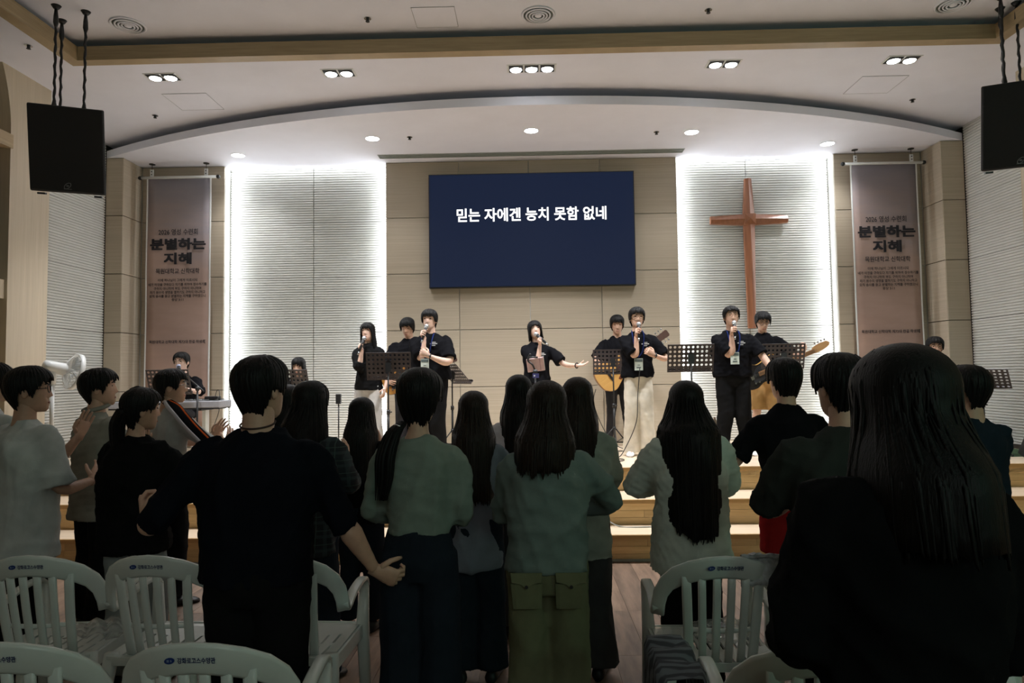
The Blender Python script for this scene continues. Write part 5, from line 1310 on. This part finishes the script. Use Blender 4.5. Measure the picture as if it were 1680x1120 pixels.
obj('hair_tie', MB().ring(A3['HM'] @ Vector((-.055, -.118, -.125)), .017, .005, (.3, .2, 1), 14, 6), M_CHROME, A3['root'], True)
A4 = person('woman with blunt shoulder-length hair in teal-grey sweater and khaki trousers in the aisle', .07, 2.87, 1.59, 0, 0, 'f', head=(4, 0, 3), L=dict(w=(-.02, .28, 1.12), pole=(-.7, -.1, -1)), Rr=dict(w=(.14, .30, 1.02), pole=(1, -.25, -.35)),
            shirt=dict(m=C_TEAL, sleeve='long', hem=.885, wd=1.22, dp=1.25, sr=1.25, flare=1.0), pants=dict(m=C_KHAKI, cut='wide', wd=1.14, hemr=.125), hair='long', hairkw=dict(hem=-.255, spread=(.135, .06, .185), strands=130), hairm=M_HAIRB)
for sd in (-1, 1):
    r = A4['root']; pk = obj('pocket', MB().loft([ring_of(Vector((sd * .085, -.112, .70)), Vector((1, 0, 0)), Vector((0, 1, 0)), .058, .012, 10), ring_of(Vector((sd * .088, -.127, .80)), Vector((1, 0, 0)), Vector((0, 1, 0)), .064, .012, 10)]), C_KHAKI, r)
    obj('pocket_flap', MB().prism([(-.062, .03), (.062, .03), (.058, -.005), (.02, -.014), (0, -.034), (-.02, -.014), (-.058, -.005)], .008, Matrix.Translation((sd * .088, -.1455, .815))), C_KHAKI, pk)
    obj('button', MB().cyl((sd * .088, -.1495, .792), (sd * .088, -.145, .792), .007, n=10), M_BLACK, pk)
A5 = person('woman with very long straight black hair in loose pale shirt and black trousers', .80, 3.48, 1.575, 2, 0, 'f', head=(0, 0, 0), L=dict(w=(-.06, .26, 1.06), pole=(-1, -.3, -.5)), Rr=dict(w=(.06, .28, 1.04), pole=(1, -.3, -.4)),
            shirt=dict(m=C_MINT, sleeve='long', hem=.70, wd=1.32, dp=1.4, sr=1.55, flare=1.12), pants=dict(m=C_BLACK2), hair='long', hairkw=dict(hem=-.58, spread=(.165, .06, .225), strands=170))
A6 = person('woman with long dark hair in a dark plaid shirt beside the broad man', -1.20, 3.72, 1.60, -14, 0, 'f', head=(18, 0, 0), shirt=dict(m=C_PLAID, sleeve='long', hem=.74, wd=1.2, dp=1.2, sr=1.25), pants=dict(m=C_DENIM, cut='wide'), hair='long', hairkw=dict(hem=-.45, spread=(.13, .06, .19), strands=120), **clap())
A7 = person('short woman with smooth black hair before the pale slatted wall', -1.10, 4.48, 1.48, 0, 0, 'f', head=(4, 0, 0), shirt=dict(m=C_BLKSW, sleeve='long', hem=.80, wd=1.05), pants=dict(m=C_DENIM), hair='long', hairkw=dict(hem=-.45, spread=(.125, .06, .175), strands=110), **clap())
A8 = person('woman with long brown hair in blue-grey shirt and dark trousers behind the ponytail woman', -.30, 3.74, 1.53, 2, 0, 'f', head=(-4, 0, 0), L=dict(w=(-.06, .26, 1.02)), Rr=dict(w=(.10, .27, 1.03), pole=(1, -.5, -.5)),
            shirt=dict(m=C_BLUEGR, sleeve='long', hem=.66, wd=1.08, flare=1.05), pants=dict(m=C_DENIM, cut='wide', hemr=.105), hair='long', hairkw=dict(hem=-.50, spread=(.13, .06, .18), strands=120), hairm=M_HAIRB)
A9 = person('woman with long black hair in a white tee under the outstretched hand on stage', -.06, 4.40, 1.62, 4, 0, 'f', head=(-3, 0, 0), shirt=dict(m=C_WHITE, sleeve='short', hem=.80, wd=1.15, sr=1.15), pants=dict(m=C_DKGREY, cut='wide'), hair='long', hairkw=dict(hem=-.50, spread=(.13, .06, .18), strands=110), **clap())
A10 = person('woman with brown hair in a finely striped sage shirt beside the teal sweater', .27, 3.78, 1.60, -3, 0, 'f', head=(6, 0, 0), shirt=dict(m=C_STRIPE, sleeve='elbow', hem=.68, wd=1.22, dp=1.1, sr=1.2), pants=dict(m=C_DKGREY, cut='wide', hemr=.12), hair='long', hairkw=dict(hem=-.32, spread=(.12, .06, .18), strands=110), hairm=M_HAIRB, **clap())
A11 = person('man in black tee and red shorts with one hand raised before the stage steps', 1.49, 4.00, 1.695, 4, 0, 'm', head=(-4, 0, 0), build=.93, L=dict(w=(-.36, .20, 1.24), pole=(-.25, -.5, -1), d=(-.4, .5, .7), n=(.9, .3, 0), curl=.25), Rr=dict(w=(.20, .30, 1.15), pole=(1, -.4, -.7), d=(-.2, .7, .6), n=(-1, 0, 0), curl=.3),
             shirt=dict(m=C_BLACK, sleeve='short', hem=.90, wd=1.08, sr=1.08), pants=dict(m=C_RED, cut='shorts', len=.75, wd=1.08), hair='short', hairkw=dict(strands=90))
wristband(A11, -1, M_GREY)
A12 = person('man with cropped hair in dark olive tee beside the closest woman in black', 1.19, 2.62, 1.68, 2, 0, 'm', head=(-10, 0, 0), build=1.1, L=dict(w=(-.05, .26, 1.12), pole=(-1, -.35, -.5), d=(.2, .6, .7), n=(1, 0, 0), curl=.2), Rr=dict(w=(.12, .28, 1.14), pole=(1, -.3, -.7), d=(-.2, .6, .7), n=(-1, 0, 0), curl=.2),
             shirt=dict(m=C_OLIVE, sleeve='elbow', sl=.02, hem=.84, wd=1.12, sr=1.2), pants=dict(m=C_BLACK2), hair='short', hairkw=dict(strands=90))
A13 = person('person with dark hair in navy top beyond the closest woman in black', 2.32, 3.65, 1.63, 8, 0, 'm', head=(-20, 0, 0), shirt=dict(m=cloth('navy_top', (.014, .022, .032)), sleeve='long', hem=.82, wd=1.05, sr=1.15), pants=dict(m=C_BLACK2), hair='short', hairkw=dict(vol=1.2), **clap(1.12))
A1 = person('woman with long black hair in a loose black top standing closest to the viewer', .728, 1.40, 1.72, 0, 0, 'f', head=(0, -6, 0), side=4, hdrop=.055, build=1.02, L=dict(w=(-.10, .24, 1.04), pole=(-.45, -.4, -1)), Rr=dict(w=(.10, .24, 1.04), pole=(.45, -.4, -1)),
            shirt=dict(m=C_HOOD, sleeve='long', hem=.74, wd=1.06, dp=1.15, sr=1.15), pants=dict(m=C_BLACK2, cut='wide'), hair='long', hairkw=dict(hem=-.27, spread=(.125, .07, .20), strands=50, vol=1.5), hairm=M_HAIRD, vox=.012)
A14 = person('man with black-rimmed glasses in an oversized pale grey tee at the end of the row', -2.77, 3.72, 1.69, -24, 0, 'm', head=(38, 2, 0), L=dict(w=(.02, .28, 1.30), pole=(-.8, -.2, -.9), d=(.05, .3, .9), n=(1, 0, 0), curl=.15), Rr=dict(w=(.14, .28, 1.05), pole=(.35, -.6, -1), d=(-.3, .6, .5), n=(-1, 0, 0), curl=.3),
             shirt=dict(m=C_PALETEE, sleeve='short', sl=.98, hem=.68, wd=1.24, dp=1.3, sr=1.3, flare=1.05), pants=dict(m=C_BLACK2), hair='short', hairkw=dict(vol=1.5, strands=150), glasses=M_BLACK, skin=M_SKIN2)
A15 = person('man in a stone-coloured collared shirt between the pale tee and the hair bun', -2.90, 4.55, 1.69, -30, 0, 'm', head=(34, 4, 0), shirt=dict(m=C_STONE, sleeve='short', sl=.95, hem=.72, wd=1.2, dp=1.15, sr=1.25), pants=dict(m=C_BLACK2, cut='wide'), hair='short', hairkw=dict(vol=1.45, strands=150), **clap())
obj('collar', MB().ring(A15['B']((0, -.012, 1.445)), (.075, .068), .014, (0, -.3, 1), 24, 8), C_STONE, A15['root'], True)
A16 = person('woman with a top bun in a black sweatshirt and light trousers', -2.14, 3.70, 1.575, -18, 0, 'f', head=(26, -3, 4), build=1.12, L=dict(w=(-.14, .24, 1.02), pole=(-1, -.4, -.2)), Rr=dict(w=(.10, .28, 1.05), pole=(1, -.4, -.5)),
             shirt=dict(m=C_BLKSW, sleeve='long', hem=.77, wd=1.28, dp=1.25, sr=1.35), pants=dict(m=C_LTGREY, cut='wide'), hair='tied', hairkw=dict(extra='bun', strands=110, vol=1.4), skin=M_SKIN2)
A17 = person('young man with thin glasses in a dark jacket with orange and white shoulder stripes', -2.65, 5.0, 1.69, -36, 0, 'm', head=(30, 2, 0), L=dict(w=(-.02, .36, 1.18), pole=(-1, -.3, -.6), d=(.1, .5, .8), n=(1, 0, 0), curl=.2), Rr=dict(w=(.14, .38, 1.12), pole=(1, -.2, -.7), d=(-.2, .4, .85), n=(-1, 0, 0), curl=.25),
             shirt=dict(m=cloth('jacket_pale', (.40, .41, .40)), sleeve='elbow', sl=.05, hem=.80, wd=1.08, sr=1.15), pants=dict(m=C_BLACK2), hair='short', hairkw=dict(vol=1.3, strands=110), glasses=M_CHROME, skin=M_SKIN2)
r = A17['root']; S_, E_, *_ = A17['arms'][1]
for w_, off, m_ in ((.045, .0, C_BLACK), (.013, .024, cloth('orange_tape', (.55, .10, .02))), (.012, -.052, C_WHITE)):
    nb_ = A17['B']((.07, -.03, 1.455)); bk = Vector((0, -1, 0))
    P_ = [nb_ + Vector((0, -.02 + off * .4, .012)), Vector((.14, -.03 + off, 1.432)), S_ + Vector((.035, -.02 + off, .052)), S_.lerp(E_, .3) + Vector((.072, -.03 + off, .02)), S_.lerp(E_, .75) + Vector((.088, -.035 + off, .0))]
    obj('shoulder_stripe', MB().tube(curve_pts(P_, 4), [(w_, .012 if m_ is C_BLACK else .016)] * 17, 8, flat=(.1, 1, .1)), m_, r, True)
A18 = person('person in a pale top cut by the frame behind the man in the pale tee', -3.52, 4.40, 1.74, -20, 0, 'm', head=(30, 0, 0), shirt=dict(m=C_PALETEE, sleeve='short', hem=.74, wd=1.1), pants=dict(m=C_BLACK2), hair='short', hairkw=dict(vol=1.2), **clap())
A19 = person('dark-haired woman almost hidden behind the broad man in black', -1.72, 4.85, 1.57, -4, 0, 'f', head=(0, 0, 0), shirt=dict(m=C_BLKSW, sleeve='long', hem=.8), pants=dict(m=C_BLACK2), hair='long', hairkw=dict(hem=-.40, spread=(.13, .06, .18)), **clap())

# ------------------------------------------------------------------ things left on the chairs
def crumple(name, label, c, size, amp, m, cat, seed, nx=14, ny=12, drape=None):
    R_ = random.Random(seed); V = []; F = []
    for i in range(nx + 1):
        for j in range(ny + 1):
            u, v = i / nx - .5, j / ny - .5; x, y = u * size[0], v * size[1]
            z = amp * (abs(math.sin(9 * u + 5 * v + seed)) + .8 * abs(math.sin(14 * v - 6 * u + 2 * seed)) + .5 * R_.random()) * (1 - 1.2 * (u * u + v * v))
            p = drape(u, v, z) if drape else (x + R_.uniform(-.006, .006), y + R_.uniform(-.006, .006), z + .004); V.append(p)
    for i in range(nx):
        for j in range(ny):
            a = i * (ny + 1) + j; F.append((a, a + ny + 1, a + ny + 2, a + 1))
    o = obj(name, MB().add(V, F), m, None, True, loc=c); so = o.modifiers.new('t', 'SOLIDIFY'); so.thickness = .0025
    return tag(o, label, cat)
wr, nt, b_ = nodemat('clear_wrap'); setp(b_, Roughness=.12, IOR=1.2); setp(b_, **{'Transmission Weight': .85, 'Base Color': (.9, .93, .93, 1), 'Alpha': .5})
crumple('plastic_wrap', 'crumpled clear plastic wrap on the chair seat behind the man in the pale tee', (-2.02, 3.25, .425), (.26, .22), .035, wr, 'wrap', 3)
crumple('plastic_wrap', 'crumpled clear plastic wrap on the chair seat behind the very long hair', (.86, 3.16, .425), (.28, .24), .04, wr, 'wrap', 5)
def dr(u, v, z):      # hangs over a chair's top edge
    t_ = v * .30; return (u * .17, -.005 + (.012 + z * .5) * (1 if t_ > 0 else -.2) + max(0, abs(t_) - .03) * .05 + .01, -max(0, abs(t_) - .02) * (1 if t_ > 0 else .10) + .012 + z * .4)
crumple('patterned_cloth', 'white cloth with dark spots hung over the chair back beside the closest woman in black', (.945, 2.84, .86), (1, 1), .02, plain('spotted_white', (.62, .63, .66), .9, var=.35, scale=30), 'cloth', 9, drape=dr)
def dj(u, v, z):      # jacket over an armrest
    t_ = v * .75; side_ = -1 if t_ < 0 else 1; h = max(0, abs(t_) - .05)
    return (min(abs(t_), .05) * side_ + side_ * (.012 + .25 * z) + (.10 * h if side_ > 0 else -.06 * h), u * .34 + .04 * math.sin(6 * v), -h * .95 + .022 + z * .6)
m_, nt, b_ = nodemat('striped_jacket'); setp(b_, Roughness=.9); wv = nt.nodes.new('ShaderNodeTexWave'); wv.inputs['Scale'].default_value = 9; wv.bands_direction = 'Y'; wv.inputs['Distortion'].default_value = 2
nt.links.new(coords(nt), wv.inputs['Vector']); nt.links.new(ramp(nt, wv.outputs['Fac'], (.045, .05, .06), (.13, .15, .17), .3, .7), b_.inputs['Base Color'])
crumple('jacket', 'grey striped jacket draped over a chair armrest next to the aisle', (.465, 2.30, .655), (1, 1), .03, m_, 'jacket', 4, 20, 20, drape=dj)
bpy.data.scenes.remove(TMP)
